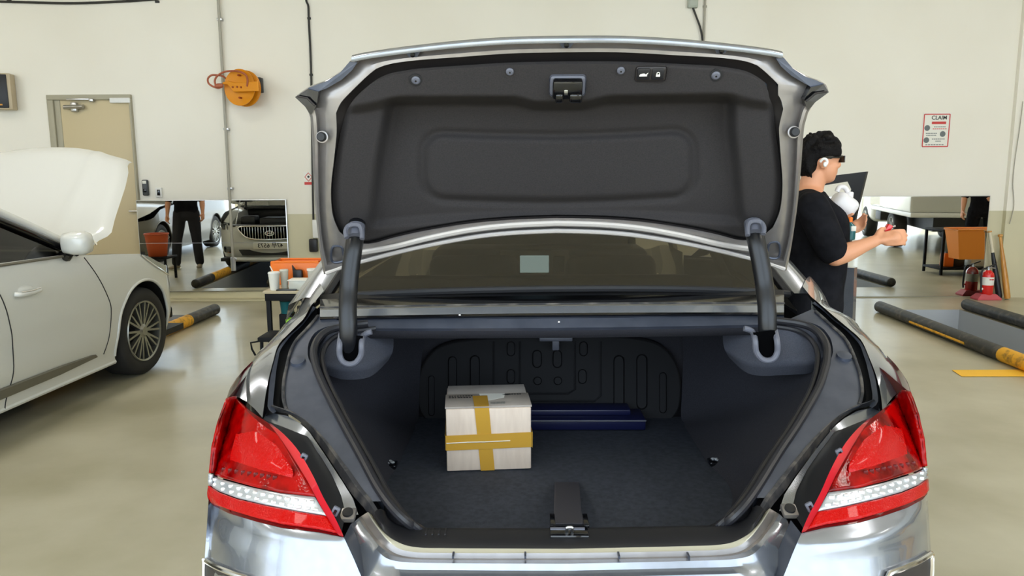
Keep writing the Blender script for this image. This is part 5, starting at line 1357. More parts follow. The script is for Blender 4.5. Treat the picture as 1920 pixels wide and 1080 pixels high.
        for s_ in (1, -1):
            mb = MB(); mb.grid([[Vector((s_ * .84, y, interp(TOPZ, y) - .0)) for y in (-.55, -.3, 0, .2, .4)], [Vector((s_ * .72, y, interp(TOPZ, y) - .03)) for y in (-.55, -.3, 0, .2, .4)], [Vector((s_ * .70, y, interp(TOPZ, y) - .2)) for y in (-.55, -.3, 0, .2, .4)]]); mb.build('wing_flange', paint, car)
        mb = MB(); mb.box((0, -.52, .96), (1.5, .16, .06), None, .02); mb.build('cowl', 'black_plastic', car)
    else:
        mb = MB(); bl = []
        for y, z in ((-.5, 1.0), (-.1, .97), (.3, .87), (.6, .79), (.86, .74)):
            w = min(.86, interp([(q[0], q[1]) for q in PLAN], y) * .93); bl.append([Vector((w * u / 3, y - .05 * (u / 3) ** 2 * (1 if y > .5 else 0), z + .03 * (1 - (u / 3) ** 2))) for u in range(-3, 4)])
        mb.grid(bl); mb.build('bonnet', paint, car, smooth=70)
    return car
white_car = saloon('white_sedan', 'white sedan at the left with its bonnet raised', (-3.797, 5.58, 0), radians(-2.0), 'white_paint', True)
grey_car = saloon('grey_sedan', 'grey car parked behind the mirrored person, seen only in the left mirror', (-7.05, 4.75, 0), radians(-1), 'grey_paint', False, False)
far_car = saloon('white_hatchback', 'white car far behind the van, seen only in the right mirror', (11.7, .4, 0), radians(2), 'white_paint', False, False)
# ================================================================ PEOPLE
def fuse(mb, voxel, it=4, fac=.5):
    """one continuous skin over overlapping closed shapes"""
    me = mb.mesh('fuse_tmp'); o = bpy.data.objects.new('fuse_tmp', me); COL.objects.link(o)
    r = o.modifiers.new('r', 'REMESH'); r.mode = 'VOXEL'; r.voxel_size = voxel; r.use_smooth_shade = True
    s = o.modifiers.new('s', 'SMOOTH'); s.iterations = it; s.factor = fac
    dg = bpy.context.evaluated_depsgraph_get()
    out = bpy.data.meshes.new_from_object(o.evaluated_get(dg))
    bpy.data.objects.remove(o)
    return out
def limb(mb, pts, rad, n=14, flat=None):
    """tapered rounded limb through joints"""
    P = [Vector(p) for p in pts]
    q = spline(P, 5); R = [v.x for v in spline([Vector((r, 0, 0)) for r in rad], 5)]
    mb.tube(q, R, n, flat=flat)
    for p, r in ((q[0], R[0]), (q[-1], R[-1])): mb.ellipsoid(p, (r, r, r), None, 12, 8)
def torso_rings(mb, rows, n=20):
    """rows: (centre, rx, ry) from bottom to top"""
    R = []
    C = spline([Vector(c) for c, a, b in rows], 4); A = spline([Vector((a, b, 0)) for c, a, b in rows], 4)
    for c, a in zip(C, A):
        R.append([c + Vector((a.x * cos(2 * pi * k / n), a.y * (abs(sin(2 * pi * k / n)) ** .85) * (1 if sin(2 * pi * k / n) > 0 else -1), 0)) for k in range(n)])
    mb.rings(R, cap=True)
def hand(mb, wrist, tip_dir, palm_n, size=1.0, curl=.5, thumb_side=1):
    """palm and five unequal, bent fingers; palm_n is the direction the palm faces"""
    d = Vector(tip_dir).normalized(); n = Vector(palm_n); n = (n - d * n.dot(d)).normalized(); s = d.cross(n) * thumb_side
    w = Vector(wrist); k = size
    limb(mb, [w, w + d * .03 * k, w + d * .085 * k], [.024 * k, .030 * k, .030 * k], 12, flat=.62)
    mb.ellipsoid(w + d * .055 * k, (.034 * k, .034 * k, .02 * k), Matrix((d, s, n)).transposed(), 12, 8)
    for i, (off, ln) in enumerate(((.030, .068), (.010, .078), (-.010, .072), (-.029, .056))):
        p = w + d * .088 * k + s * off * k; a = curl * (.7 + .12 * i); pts = [w + d * .06 * k + s * off * .9 * k, p]
        dirv = d.copy()
        for j, f in enumerate((.45, .32, .23)):
            a_ = a * (.55 + .35 * j); dirv = (dirv * cos(a_) + n * sin(a_)).normalized(); p = p + dirv * ln * f * k; pts.append(p.copy())
        limb(mb, pts, [.0095 * k, .0092 * k, .0088 * k, .0082 * k, .0074 * k], 8)
    p = w + d * .025 * k + s * .026 * k; t1 = p + (d * .5 + s * .55 + n * .35).normalized() * .038 * k; t2 = t1 + (d * .8 + s * .05 + n * .45).normalized() * .030 * k; t3 = t2 + (d * .8 - s * .15 + n * .4).normalized() * .022 * k
    limb(mb, [p - d * .005, t1, t2, t3], [.014 * k, .0115 * k, .010 * k, .0085 * k], 8)
def head_shapes(mb, c, k=1.0, ears=True):
    """head looking along +x; c = centre of the skull"""
    c = Vector(c); e = lambda o, r: mb.ellipsoid(c + Vector(o) * k, Vector(r) * k, None, 18, 12)
    e((0, 0, .012), (.094, .076, .098)); e((.030, 0, -.045), (.062, .066, .072)); e((.040, 0, -.080), (.046, .050, .038))
    e((.066, 0, -.095), (.018, .022, .016)); e((.060, 0, .012), (.032, .052, .04))
    limb(mb, [c + Vector((.086, 0, .0)) * k, c + Vector((.100, 0, -.024)) * k, c + Vector((.098, 0, -.033)) * k], [.009 * k, .0125 * k, .011 * k], 10)
    e((.084, 0, -.060), (.011, .024, .0065)); e((.083, 0, -.070), (.010, .020, .007))
    for s in (-1, 1):
        e((.062, s * .036, -.03), (.026, .024, .024)); e((.079, s * .032, .004), (.012, .016, .010))
        if ears: mb.ellipsoid(c + Vector((-.008, s * .076, -.018)) * k, Vector((.020, .010, .033)) * k, Matrix.Rotation(-.2, 3, 'Y'), 12, 8)
def hair_shapes(mb, c, k=1.0):
    c = Vector(c); e = lambda o, r: mb.ellipsoid(c + Vector(o) * k, Vector(r) * k, None, 18, 12)
    e((-.012, 0, .030), (.096, .083, .088)); e((-.055, 0, -.005), (.052, .076, .085)); e((.052, 0, .066), (.045, .066, .040))
    rnd = random.Random(3)
    for i in range(70):
        a = rnd.uniform(0, 2 * pi); b = rnd.uniform(.15, 1.35)
        d = Vector((cos(a) * cos(b), sin(a) * cos(b), sin(b))); p = Vector((-.010 + d.x * .096, d.y * .084, .036 + d.z * .094))
        if p.x > .05 and p.z < .05: p.z = .055
        q = p + Vector((rnd.uniform(.0, .03), rnd.uniform(-.02, .02), rnd.uniform(-.03, .004)))
        limb(mb, [c + p * k, c + (p + q) / 2 * k + d * .006, c + q * k], [.010 * k, .012 * k, .005 * k], 6)
    for s in (-1, 1):
        for i in range(6):
            x = -.02 + i * .017; limb(mb, [c + Vector((x, s * .068, .06)) * k, c + Vector((x + .004, s * .079, .03)) * k, c + Vector((x + .008, s * .078, .008 + .004 * (i % 3))) * k], [.014 * k, .013 * k, .006 * k], 6)
    for i in range(7):
        y = -.055 + i * .018; limb(mb, [c + Vector((.06, y * .8, .09)) * k, c + Vector((.088 - abs(y) * .25, y, .066)) * k, c + Vector((.092 - abs(y) * .4, y * 1.1, .040 - .006 * (i % 2))) * k], [.016 * k, .014 * k, .005 * k], 6)
    for i in range(7):
        y = -.06 + i * .02; limb(mb, [c + Vector((-.08, y, .0)) * k, c + Vector((-.088 + abs(y) * .3, y, -.05)) * k, c + Vector((-.07 + abs(y) * .3, y, -.085)) * k], [.014 * k, .014 * k, .006 * k], 6)

def person(label, loc, rotz, J, shirt='cloth_black', trousers='cloth_black', shoes='shoe_beige', glasses=True, k=1.0):
    t = thing('person', label, 'person', loc, rotz)
    V = lambda n: Vector(J[n])
    # bare body, one surface
    mb = MB()
    head_shapes(mb, V('head'), k)
    limb(mb, [V('neck') + Vector((-.01, 0, -.04)), V('neck'), V('head') + Vector((-.015, 0, -.06))], [.062, .056, .054], 16)
    torso_rings(mb, [(V('hip') + Vector((0, 0, -.08)), .10, .14), (V('hip'), .125, .165), (V('waist'), .13, .155), (V('chest'), .115, .165), (V('neck') + Vector((-.015, 0, -.05)), .075, .13), (V('neck') + Vector((-.01, 0, 0)), .05, .06)])
    for s in ('r', 'l'):
        limb(mb, [V('sh_' + s), V('sh_' + s).lerp(V('el_' + s), .5), V('el_' + s)], [.052, .048, .040], 14)
        limb(mb, [V('el_' + s), V('el_' + s).lerp(V('wr_' + s), .3), V('el_' + s).lerp(V('wr_' + s), .75), V('wr_' + s)], [.041, .042, .030, .026], 14)
        hd = J['hand_' + s]; hand(mb, V('wr_' + s), hd[0], hd[1], hd[3] if len(hd) > 3 else 1.0, hd[2], 1 if s == 'r' else -1)
        limb(mb, [V('hp_' + s), V('hp_' + s).lerp(V('kn_' + s), .5), V('kn_' + s)], [.085, .072, .055], 14)
        limb(mb, [V('kn_' + s), V('kn_' + s).lerp(V('an_' + s), .35), V('an_' + s)], [.053, .05, .034], 14)
    body = link_mesh('body', fuse(mb, .0065, 3), 'skin', t, smooth=180)
    # hair
    mb = MB(); hair_shapes(mb, V('head'), k); link_mesh('hair', fuse(mb, .007, 1), 'hair_black', t, smooth=180)
    # shirt with short sleeves and a soft hem
    mb = MB()
    torso_rings(mb, [(V('hip') + Vector((.0, 0, -.03)), .138, .188), (V('hip') + Vector((.0, 0, .06)), .140, .184), (V('waist'), .146, .176), (V('chest'), .140, .186), (V('neck') + Vector((-.02, 0, -.06)), .098, .155), (V('neck') + Vector((-.014, 0, -.018)), .068, .085)])
    for s in ('r', 'l'):
        a, b = V('sh_' + s), V('el_' + s)
        limb(mb, [V('neck') + Vector((-.02, 0, -.07)), a + Vector((0, 0, .0))], [.07, .066], 14)
        limb(mb, [a, a.lerp(b, .4), a.lerp(b, .86)], [.070, .072, .066], 16)
    link_mesh('shirt', fuse(mb, .009, 5), shirt, t, smooth=180)
    # trousers
    mb = MB()
    torso_rings(mb, [(V('hip') + Vector((0, 0, -.13)), .11, .17), (V('hip') + Vector((0, 0, -.06)), .142, .186), (V('hip') + Vector((0, 0, .03)), .138, .178), (V('waist') + Vector((0, 0, -.06)), .13, .165)])
    for s in ('r', 'l'):
        limb(mb, [V('hp_' + s) + Vector((0, 0, .02)), V('hp_' + s).lerp(V('kn_' + s), .5), V('kn_' + s), V('kn_' + s).lerp(V('an_' + s), .5), V('an_' + s) + Vector((0, 0, .02))], [.105, .094, .078, .074, .070], 16)
    link_mesh('trousers', fuse(mb, .011, 5), trousers, t, smooth=180)
    for s in ('r', 'l'):
        a = V('an_' + s); mb = MB()
        f = Vector(J.get('foot_' + s, (1, 0, 0))).normalized(); sd = Vector((0, 0, 1)).cross(f); M3 = Matrix((f, sd, Vector((0, 0, 1)))).transposed()
        fl = Vector((a.x, a.y, 0))
        for (fx, z, rx, ry, rz) in ((-.03, .045, .05, .038, .042), (.05, .04, .07, .045, .036), (.13, .034, .06, .046, .03)):
            mb.ellipsoid(fl + f * fx + Vector((0, 0, z)), (rx, ry, rz), M3, 14, 8)
        limb(mb, [a, fl + f * .0 + Vector((0, 0, .05))], [.04, .042], 12)
        link_mesh('shoe', fuse(mb, .009, 3), shoes, t, smooth=180)
        mb = MB(); mb.box(fl + f * .05 + Vector((0, 0, .007)), (.25, .072, .014), M3, .006); mb.build('shoe_sole', 'black_rubber' if shoes == 'gloss_black' else 'paper_white', t)
    h = V('head')
    if glasses:
        for s in (-1, 1):
            mb = MB(); mb.tube([h + Vector((-.012, s * .076, .004)), h + Vector((.03, s * .075, .010)), h + Vector((.082, s * .062, .010))], .0045, 6, flat=1.6); mb.build('glasses_temple', 'gloss_black', t)
            mb = MB(); mb.box(h + Vector((.086, s * .034, .0)) * 1.0, (.004, .056, .030), Matrix.Rotation(s * -.3, 3, 'Z'), .0015); mb.build('glasses_lens', 'gloss_black', t)
        mb = MB(); mb.tube([h + Vector((.091, -.01, .010)), h + Vector((.091, .01, .010))], .003, 6); mb.build('glasses_bridge', 'gloss_black', t)
    return t, body
# --- the man at the open car door
PY = 3.5
org = atY(1522, 420, PY); org.z = 0
def LP(px, py, dy=0.0):
    p = atY(px, py, PY + dy) - org; return (p.x, p.y, p.z)
J1 = dict(head=LP(1535, 299), neck=LP(1521, 350), chest=LP(1526, 410), waist=LP(1522, 500), hip=LP(1517, 555),
          sh_r=LP(1524, 388, -.185), el_r=LP(1566, 482, -.27), wr_r=LP(1640, 452, -.25), hand_r=((1, .0, .16), (-.15, .75, -.35), .50, 1.0),
          sh_l=LP(1528, 392, .18), el_l=LP(1545, 478, .26), wr_l=LP(1570, 436, .15), hand_l=((.9, -.1, .3), (.0, -.5, .6), .9, 1.0),
          hp_r=LP(1515, 580, -.10), hp_l=LP(1517, 580, .10), kn_r=(.03, -.12, .47), kn_l=(.06, .13, .47), an_r=(-.02, -.13, .09), an_l=(.05, .14, .09))
man, man_body = person('man in black T-shirt, sunglasses and white earbud reaching out by the open door', tuple(org), 0, J1, shoes='gloss_black', k=.93)
h = Vector(J1['head'])
mb = MB(); e0 = h + Vector((-.012, -.090, -.018)); mb.tube(spline([e0 + Vector((-.014, .002, .006)), e0 + Vector((-.006, -.006, .018)), e0 + Vector((.008, -.008, .016)), e0 + Vector((.012, -.008, .002)), e0 + Vector((.004, -.009, -.012))], 4), .006, 8); mb.ellipsoid(e0 + Vector((.004, -.008, -.006)), (.009, .008, .012)); mb.build('earbud', 'white_plastic', man)
# what he holds
rp = atY(1664, 429, PY - .20)
t = thing('red_clip', 'small red tool part held in the man\'s outstretched hand', 'tool', tuple(rp))
mb = MB(); mb.box(rp, (.024, .03, .042), Matrix.Rotation(.5, 3, 'Y'), .006); mb.build('grip', 'red_enamel', t, True)
mb = MB(); mb.tube([rp, rp + Vector((.035, .005, .012))], .005, 8); mb.build('shaft', 'steel', t, True)
jp = atY(1581, 378, PY + .20)
t = thing('white_jug', 'white plastic jug tucked under the man\'s chin against the car door', 'jug', tuple(jp))
Rj = Matrix.Rotation(radians(34), 3, 'Y')
mb = MB(); mb.box(jp + Rj @ Vector((.01, 0, -.01)), (.125, .10, .095), Rj, .034, 4); mb.build('body', 'jug_white', t, True, smooth=60)
mb = MB(); q = [jp + Rj @ Vector(v) for v in ((-.055, 0, .022), (-.058, 0, .046), (-.038, 0, .058), (-.012, 0, .050), (.0, 0, .03))]; mb.tube(spline(q, 4), .012, 10); mb.build('handle', 'jug_white', t, True, smooth=60)
mb = MB(); mb.lathe([(.019, 0), (.019, .026), (.014, .03), (.001, .03)], 16, Matrix.Translation(jp + Rj @ Vector((.012, 0, .03))) @ (Matrix.Rotation(radians(4), 3, 'Y').to_4x4())); mb.build('cap', 'jug_white', t, True)
bp = atY(1592, 431, PY + .095)
t = thing('teal_bottle', 'small teal bottle with an orange cap held in front of the black door', 'bottle', tuple(bp))
mb = MB(); mb.lathe([(.018, -.05), (.028, -.045), (.030, 0), (.027, .02), (.012, .034), (.012, .042)], 18, Matrix.Translation(bp)); mb.build('body', 'teal_plastic', t, True)
mb = MB(); mb.lathe([(.013, .038), (.014, .058), (.009, .062)], 14, Matrix.Translation(bp)); mb.build('cap', 'orange_plastic', t, True)
mb = MB(); mb.box(bp + Vector((.008, -.029, .008)), (.024, .006, .024), None, .002); mb.build('label_patch', 'paper_white', t, True)
# --- two people seen only in the wall mirrors
Js = dict(head=(.01, 0, 1.60), neck=(-.01, 0, 1.44), chest=(0, 0, 1.26), waist=(.0, 0, 1.05), hip=(0, 0, .92), sh_r=(0, -.19, 1.38), el_r=(.02, -.25, 1.10), wr_r=(.16, -.26, .90), hand_r=((.6, 0, -.8), (0, 1, 0), .6), sh_l=(0, .19, 1.38), el_l=(.0, .26, 1.10), wr_l=(.14, .27, .88), hand_l=((.5, 0, -.8), (0, -1, 0), .6),
          hp_r=(0, -.10, .88), hp_l=(0, .10, .88), kn_r=(.02, -.13, .48), kn_l=(.05, .16, .48), an_r=(-.02, -.15, .09), an_l=(.02, .20, .09), foot_l=(.8, .5, 0))
pl, _ = person('person in dark clothes and beige shoes, seen only in the left wall mirror', (-5.3, 5.75, 0), radians(75), Js, trousers='cloth_grey')
Jr = dict(Js); Jr.update(wr_r=(.30, -.12, 1.08), el_r=(.10, -.27, 1.12), hand_r=((.9, .3, .1), (0, .6, -.6), .6))
pr, _ = person('person in dark clothes beside the white van, seen only in the right wall mirror', (7.25, 6.05, 0), radians(120), Jr)
# ================================================================ THINGS IN THE BOOT
FZ = ZF + 0.004
# cardboard box, standing on the boot floor
bl, brr = atZ(838, 884, FZ), atZ(996, 879, FZ)
bw = (brr - bl).length; exb = (brr - bl).normalized(); eyb = Vector((-exb.y, exb.x, 0))
tl_ = onplane(830, 768, bl, eyb); bh = tl_.z - FZ
bd = 0.25
box = thing('cardboard_box', 'sealed cardboard box crossed with brown tape in the boot', 'box', tuple(bl + exb * bw / 2 + eyb * bd / 2))
def BP(u, v, w): return bl + exb * (u * bw) + eyb * (v * bd) + Vector((0, 0, w * bh))
Rb = Matrix((exb, eyb, Vector((0, 0, 1)))).transposed()
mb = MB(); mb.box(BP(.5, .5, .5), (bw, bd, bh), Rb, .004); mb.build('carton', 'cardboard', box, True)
mb = MB(); mb.box(BP(.5, .29, 1.0) + Vector((0, 0, .0035)), (bw * 1.02, bd * .56, .007), Rb, .002); mb.build('flap', 'cardboard_shaded', box, True)
mb = MB(); mb.box(BP(.5, .79, 1.0) + Vector((0, 0, .002)), (bw * .98, bd * .40, .006), Rb @ Matrix.Rotation(radians(2.5), 3, 'X'), .002); mb.build('flap', 'cardboard_shaded', box, True)
# tape: vertical strip that leans a little, over the top, and a horizontal strip
def strip(pts, w, axis, name, off):
    pass
mb = MB(); g0, g1 = .335, .50
mb.prism([BP(.40, 0, 0) - eyb * .0025, BP(.565, 0, 0) - eyb * .0025, BP(.505, 0, 1.012) - eyb * .0025, BP(.335, 0, 1.012) - eyb * .0025], eyb * .002); tp = mb.build('tape', 'brown_tape', box, True, smooth=0)
mb = MB(); mb.prism([BP(.335, 0, 1) - eyb * .002 + Vector((0, 0, .0078)), BP(.505, 0, 1) - eyb * .002 + Vector((0, 0, .0078)), BP(.50, .46, 1) + Vector((0, 0, .0078)), BP(.318, .46, 1) + Vector((0, 0, .0078))], (0, 0, .001)); mb.build('tape', 'brown_tape', box, True, smooth=0)
mb = MB(); mb.prism([BP(-.006, 0, .345) - eyb * .0045, BP(1.006, 0, .365) - eyb * .0045, BP(1.006, 0, .605) - eyb * .0045, BP(-.006, 0, .585) - eyb * .0045], eyb * .002); mb.build('tape', 'brown_tape', box, True, smooth=0)
for s_, e in ((0, -.004), (1, .004)):
    mb = MB(); mb.prism([BP(s_, 0, .345) + exb * e, BP(s_, .6, .345) + exb * e, BP(s_, .6, .6) + exb * e, BP(s_, 0, .6) + exb * e], exb * .001); mb.build('tape', 'brown_tape', box, True, smooth=0)
mb = MB(); mb.tube([BP(-.0, 0, .465) - eyb * .0055, BP(.25, 0, .475) - eyb * .0055, BP(.45, 0, .472) - eyb * .0055, BP(.75, 0, .48) - eyb * .0055], .0016, 6); mb.build('tape_crease', 'paper_white', tp, True)
# printing on the top flaps
ft = lambda u, v: frame(BP(u, v, 1) + Vector((0, 0, .0075)), exb, eyb, Vector((0, 0, 1)))
def smudged_print(u0, u1, v, n):
    for k in range(n):
        w_ = (u1 - u0) / n; ua = u0 + k * w_; ub = ua + w_ * random.uniform(.55, .85); z_ = Vector((0, 0, .0072))
        mb = MB(); mb.prism([BP(ua, v, 1) + z_, BP(ub, v, 1) + z_, BP(ub, v + .04, 1) + z_, BP(ua, v + .04, 1) + z_], (0, 0, .0004)); mb.build('print_mark', 'ink', box, True, smooth=0)
smudged_print(.03, .33, .46, 9); smudged_print(.03, .31, .39, 8); smudged_print(.80, .93, .49, 4)
mb = MB(); mb.prism([BP(u, v, 1) + Vector((0, 0, .0072)) for u, v in ((.68, .50), (.74, .46), (.80, .50), (.78, .53), (.72, .52))], (0, 0, .0006)); mb.build('print_mark', 'ink', box, True, smooth=0)
for k in range(16):
    mb = MB(); u = .53 + k * .011; mb.prism([BP(u, .09, 1) + Vector((0, 0, .0072)), BP(u + .005, .09, 1) + Vector((0, 0, .0072)), BP(u + .005, .19, 1) + Vector((0, 0, .0072)), BP(u, .19, 1) + Vector((0, 0, .0072))], (0, 0, .0004)); mb.build('barcode_bar', 'sign_grey', box, True, smooth=0)
mb = MB(); mb.prism([BP(u, v, 1) + Vector((0, 0, .0073)) for u, v in ((.44, .20), (.70, .36), (.72, .55), (.40, .57))], (0, 0, .0003)); mb.build('label_patch', 'device_pale' if 'device_pale' in MAT else 'paper_white', box, True, smooth=0)
# navy folded case
n0, n1 = atZ(985, 807, FZ), atZ(1211, 807, FZ)
nt_ = atY(1100, 787, n0.y); nh_ = nt_.z - FZ
case = thing('navy_case', 'flat navy blue folded case behind the cardboard box', 'case', ((n0.x + n1.x) / 2, n0.y, FZ))
mb = MB(); mb.box(((n0.x + n1.x) / 2 - .15, n0.y + .07, FZ + nh_ / 2), (n1.x - n0.x + .30, .14, nh_), None, .006); mb.build('body', 'navy_case', case, True)
mb = MB(); mb.box(((n0.x + n1.x) / 2 - .17, n0.y + .095, FZ + nh_ + .011), (n1.x - n0.x + .24, .09, .022), None, .005); mb.build('lid', 'navy_case', case, True)
mb = MB(); mb.tube([(n0.x - .1, n0.y - .002, FZ + nh_ - .004), (n1.x, n0.y - .002, FZ + nh_ - .004)], .003, 6); mb.build('seam', 'grey_plastic', case, True)

# ================================================================ BY THE RIGHT WALL
ep = atZ(1851, 562, 0.0)
ex_ = thing('fire_extinguisher', 'red fire extinguisher with white label standing on a pink base', 'fire extinguisher', (ep.x, ep.y + .03, 0))
c = Vector((ep.x, ep.y + .03, 0))
def EX(prof, name, m, dx=0): mb = MB(); mb.lathe(prof, 24, Matrix.Translation(c + Vector((dx, 0, 0)))); return mb.build(name, m, ex_, True, smooth=50)
EX([(.062, .055), (.068, .065), (.068, .285), (.060, .318), (.035, .345), (.022, .352)], 'cylinder', 'red_enamel')
EX([(.0685, .175), (.0688, .178), (.0688, .268), (.0685, .271)], 'label_band', 'paper_white')
for k in range(4):
    mb = MB(); mb.box(c + Vector((-.012 + k * .013, -.0692, .246)), (.009, .004, .018), None, .001); mb.build('label_mark', 'sign_red', ex_, True)
EX([(.022, .35), (.022, .375), (.014, .38), (.014, .39)], 'valve', 'steel')
mb = MB(); mb.box(c + Vector((.03, 0, .40)), (.12, .022, .014), Matrix.Rotation(-.35, 3, 'Y'), .004); mb.build('lever', 'black_plastic', ex_, True)
mb = MB(); mb.box(c + Vector((.03, 0, .378)), (.10, .022, .012), Matrix.Rotation(.1, 3, 'Y'), .004); mb.build('carry_handle', 'steel', ex_, True)
mb = MB(); mb.tube(spline([c + Vector((-.02, 0, .37)), c + Vector((-.07, -.01, .36)), c + Vector((-.088, -.02, .28)), c + Vector((-.085, -.03, .15)), c + Vector((-.078, -.03, .09))], 6), .010, 10); mb.build('hose', 'black_rubber', ex_, True)
mb = MB(); mb.ellipsoid(c + Vector((-.075, -.03, .13)), (.015, .012, .015)); mb.build('hose_clip', 'paper_white', ex_, True)
mb = MB(); b0 = [(-.14, -.08), (.14, -.08), (.14, .08), (-.14, .08)]
mb.rings([[c + Vector((x, y, 0)) for x, y in b0], [c + Vector((x, y, .02)) for x, y in b0], [c + Vector((x * .62, y * .75, .07)) for x, y in b0]], cap=True); bevel(mb.build('base', 'red_base', ex_, True, smooth=0), .005)
def bat(label, foot_px, top_px, foot_y, top_y, black):
    a = atY(*foot_px, foot_y); a.z = 0.0; b = atY(*top_px, top_y); d = (b - a); L = d.length; d.normalize()
    t = thing('baseball_bat', label, 'bat', tuple(a), 0, 'bats leaning on the wall')
    exx = d.orthogonal().normalized(); M = frame(a, exx, d.cross(exx), d)
    lift = .034 * sqrt(1 - d.z ** 2); M.translation.z += lift
    if black:
        mb = MB(); mb.lathe([(.010, 0), (.028, .004), (.033, .03), (.033, L * .3), (.026, L * .5), (.018, L * .68)], 20, M); mb.build('barrel', 'black_plastic', t, True, smooth=50)
        mb = MB(); mb.lathe([(.0185, L * .68), (.0175, L * .8), (.0165, L * .98)], 18, M); mb.build('grip', 'bat_grip', t, True)
        mb = MB(); mb.lathe([(.016, L * .975), (.026, L * .98), (.026, L * .995), (.015, L)], 18, M); mb.build('knob', 'bat_wood', t, True)
    else:
        mb = MB(); mb.lathe([(.010, 0), (.030, .004), (.034, .03), (.034, L * .3), (.027, L * .55), (.017, L * .8), (.0155, L * .96)], 20, M); mb.build('barrel', 'bat_wood', t, True, smooth=50)
        mb = MB(); mb.lathe([(.0155, L * .955), (.026, L * .965), (.026, L * .99), (.014, L)], 18, M); mb.build('knob', 'bat_wood', t, True)
bat('black baseball bat with cream grip leaning beside the extinguisher', (1874, 559), (1855, 434), WY - .16, WY - .06, True)
bat('plain wooden baseball bat leaning on the wall at right', (1889, 561), (1875, 440), WY - .2, WY - .085, False)

# ================================================================ TABLE AT THE LEFT BEHIND THE CAR
TY = 4.75
tp0 = atY(492, 546, TY); th = tp0.z
tl0 = tp0.x; tw = -.96 - tl0
table = thing('work_table', 'black framed work table cluttered with cups and boxes', 'table', (tl0 + tw / 2, TY + .25, 0))
mb = MB(); mb.box((tl0 + tw / 2, TY + .26, th - .009), (tw, .52, .018), None, .003); mb.build('table_top', 'table_top', table, True)
for (x, y, sx, sy) in ((tl0 + tw / 2, TY + .02, tw - .02, .025), (tl0 + tw / 2, TY + .5, tw - .02, .025), (tl0 + .022, TY + .26, .025, .5), (tl0 + tw - .022, TY + .26, .025, .5)):
    mb = MB(); mb.box((x, y, th - .042), (sx, sy, .048), None, .003); mb.build('apron', 'table_black', table, True)
for x in (tl0 + .028, tl0 + tw - .028):
    for y in (TY + .028, TY + .492):
        mb = MB(); mb.box((x, y, (th - .03) / 2), (.028, .028, th - .03), None, .002); mb.build('leg', 'table_black', table, True)
SHZ = .40
mb = MB(); mb.box((tl0 + tw / 2, TY + .26, SHZ - .01), (tw - .05, .46, .016), None, .003); mb.build('shelf', 'table_black', table, True)
TT = th + .0005
def on_table(px, dy):
    p = atY(px, 520, TY + dy); p.z = TT; return p
def cup(name, label, px, dy, r, hgt, m, cat='cup', straw=False, fill=None):
    p = on_table(px, dy)
    t = thing(name, label, cat, tuple(p))
    mb = MB(); mb.lathe([(r * .72, 0), (r * .76, .003), (r, hgt), (r * 1.05, hgt + .004), (r * .97, hgt + .004), (r * .9, hgt - .005)], 22, Matrix.Translation(p)); mb.build('cup_wall', m, t, True, smooth=50)
    if fill: mb = MB(); mb.lathe([(r * .70, .004), (r * .80, hgt * .55), (.001, hgt * .55)], 20, Matrix.Translation(p)); mb.build('drink', fill, t, True)
    mb = MB(); mb.lathe([(r * 1.06, hgt), (r * 1.06, hgt + .006), (r * .9, hgt + .012), (.001, hgt + .013)], 20, Matrix.Translation(p)); mb.build('lid', 'white_plastic' if not fill else 'clear_pale', t, True)
    if straw: mb = MB(); mb.tube([p + Vector((.0, 0, hgt)), p + Vector((-.022, -.005, hgt + .05))], .004, 8); mb.build('straw', 'paper_white', t, True)
    return t
cup('paper_cup', 'white paper cup with straw at the corner of the work table', 514, .05, .037, .108, 'paper_white', straw=True)
cup('plastic_cup', 'clear plastic cup of cola beside the white paper cup', 533, .12, .028, .115, 'clear_pale', fill='cola')
oc = on_table(562, .38)
crate = thing('orange_crate', 'orange plastic crate at the back of the work table', 'crate', tuple(oc))
cw, cd, chh = .32, .19, .155
mb = MB(); mb.box(oc + Vector((0, 0, .006)), (cw, cd, .012), None, .004); mb.build('bottom', 'orange_plastic', crate, True)
for dx, dy, sx, sy in ((0, -cd / 2, cw, .008), (0, cd / 2, cw, .008), (-cw / 2, 0, .008, cd), (cw / 2, 0, .008, cd)):
    mb = MB(); mb.box(oc + Vector((dx, dy, chh / 2)), (sx + .008, sy, chh), None, .003); mb.build('side', 'orange_plastic', crate, True)
mb = MB(); rim = [oc + Vector((x, y, chh)) for x, y in ((-cw / 2, -cd / 2), (cw / 2, -cd / 2), (cw / 2, cd / 2), (-cw / 2, cd / 2))]
mb.tube(rim, .008, 8, closed=True); mb.build('rim', 'orange_plastic', crate, True)
p = on_table(576, .09)
t = thing('plastic_tray', 'pale plastic tray of parts in front of the orange crate', 'tray', tuple(p))
mb = MB(); mb.box(p + Vector((0, 0, .032)), (.22, .11, .064), None, .006, 2); mb.build('tub', 'clear_pale', t, True)
mb = MB(); mb.box(p + Vector((0, 0, .064)), (.23, .12, .006), None, .002); mb.build('rim', 'paper_white', t, True)
p = on_table(559, .24)
t = thing('black_gadget', 'small black pointed gadget in front of the orange crate', 'tool', tuple(p))
mb = MB(); mb.box(p + Vector((0, 0, .055)), (.065, .04, .11), None, .012); mb.build('body', 'black_plastic', t, True)
mb = MB(); mb.tube([p + Vector((-.022, 0, .10)), p + Vector((-.036, 0, .14))], [.014, .003], 8); mb.build('horn', 'black_plastic', t, True)
p = on_table(587, .23)
t = thing('white_tub', 'white plastic tub near the boot hinge on the work table', 'tub', tuple(p))
mb = MB(); mb.lathe([(.030, 0), (.036, .105), (.038, .112), (.028, .114), (.001, .115)], 20, Matrix.Translation(p)); mb.build('tub_wall', 'clear_pale', t, True)
mb = MB(); mb.lathe([(.039, .105), (.039, .118), (.001, .12)], 20, Matrix.Translation(p)); mb.build('tub_lid', 'paper_white', t, True)
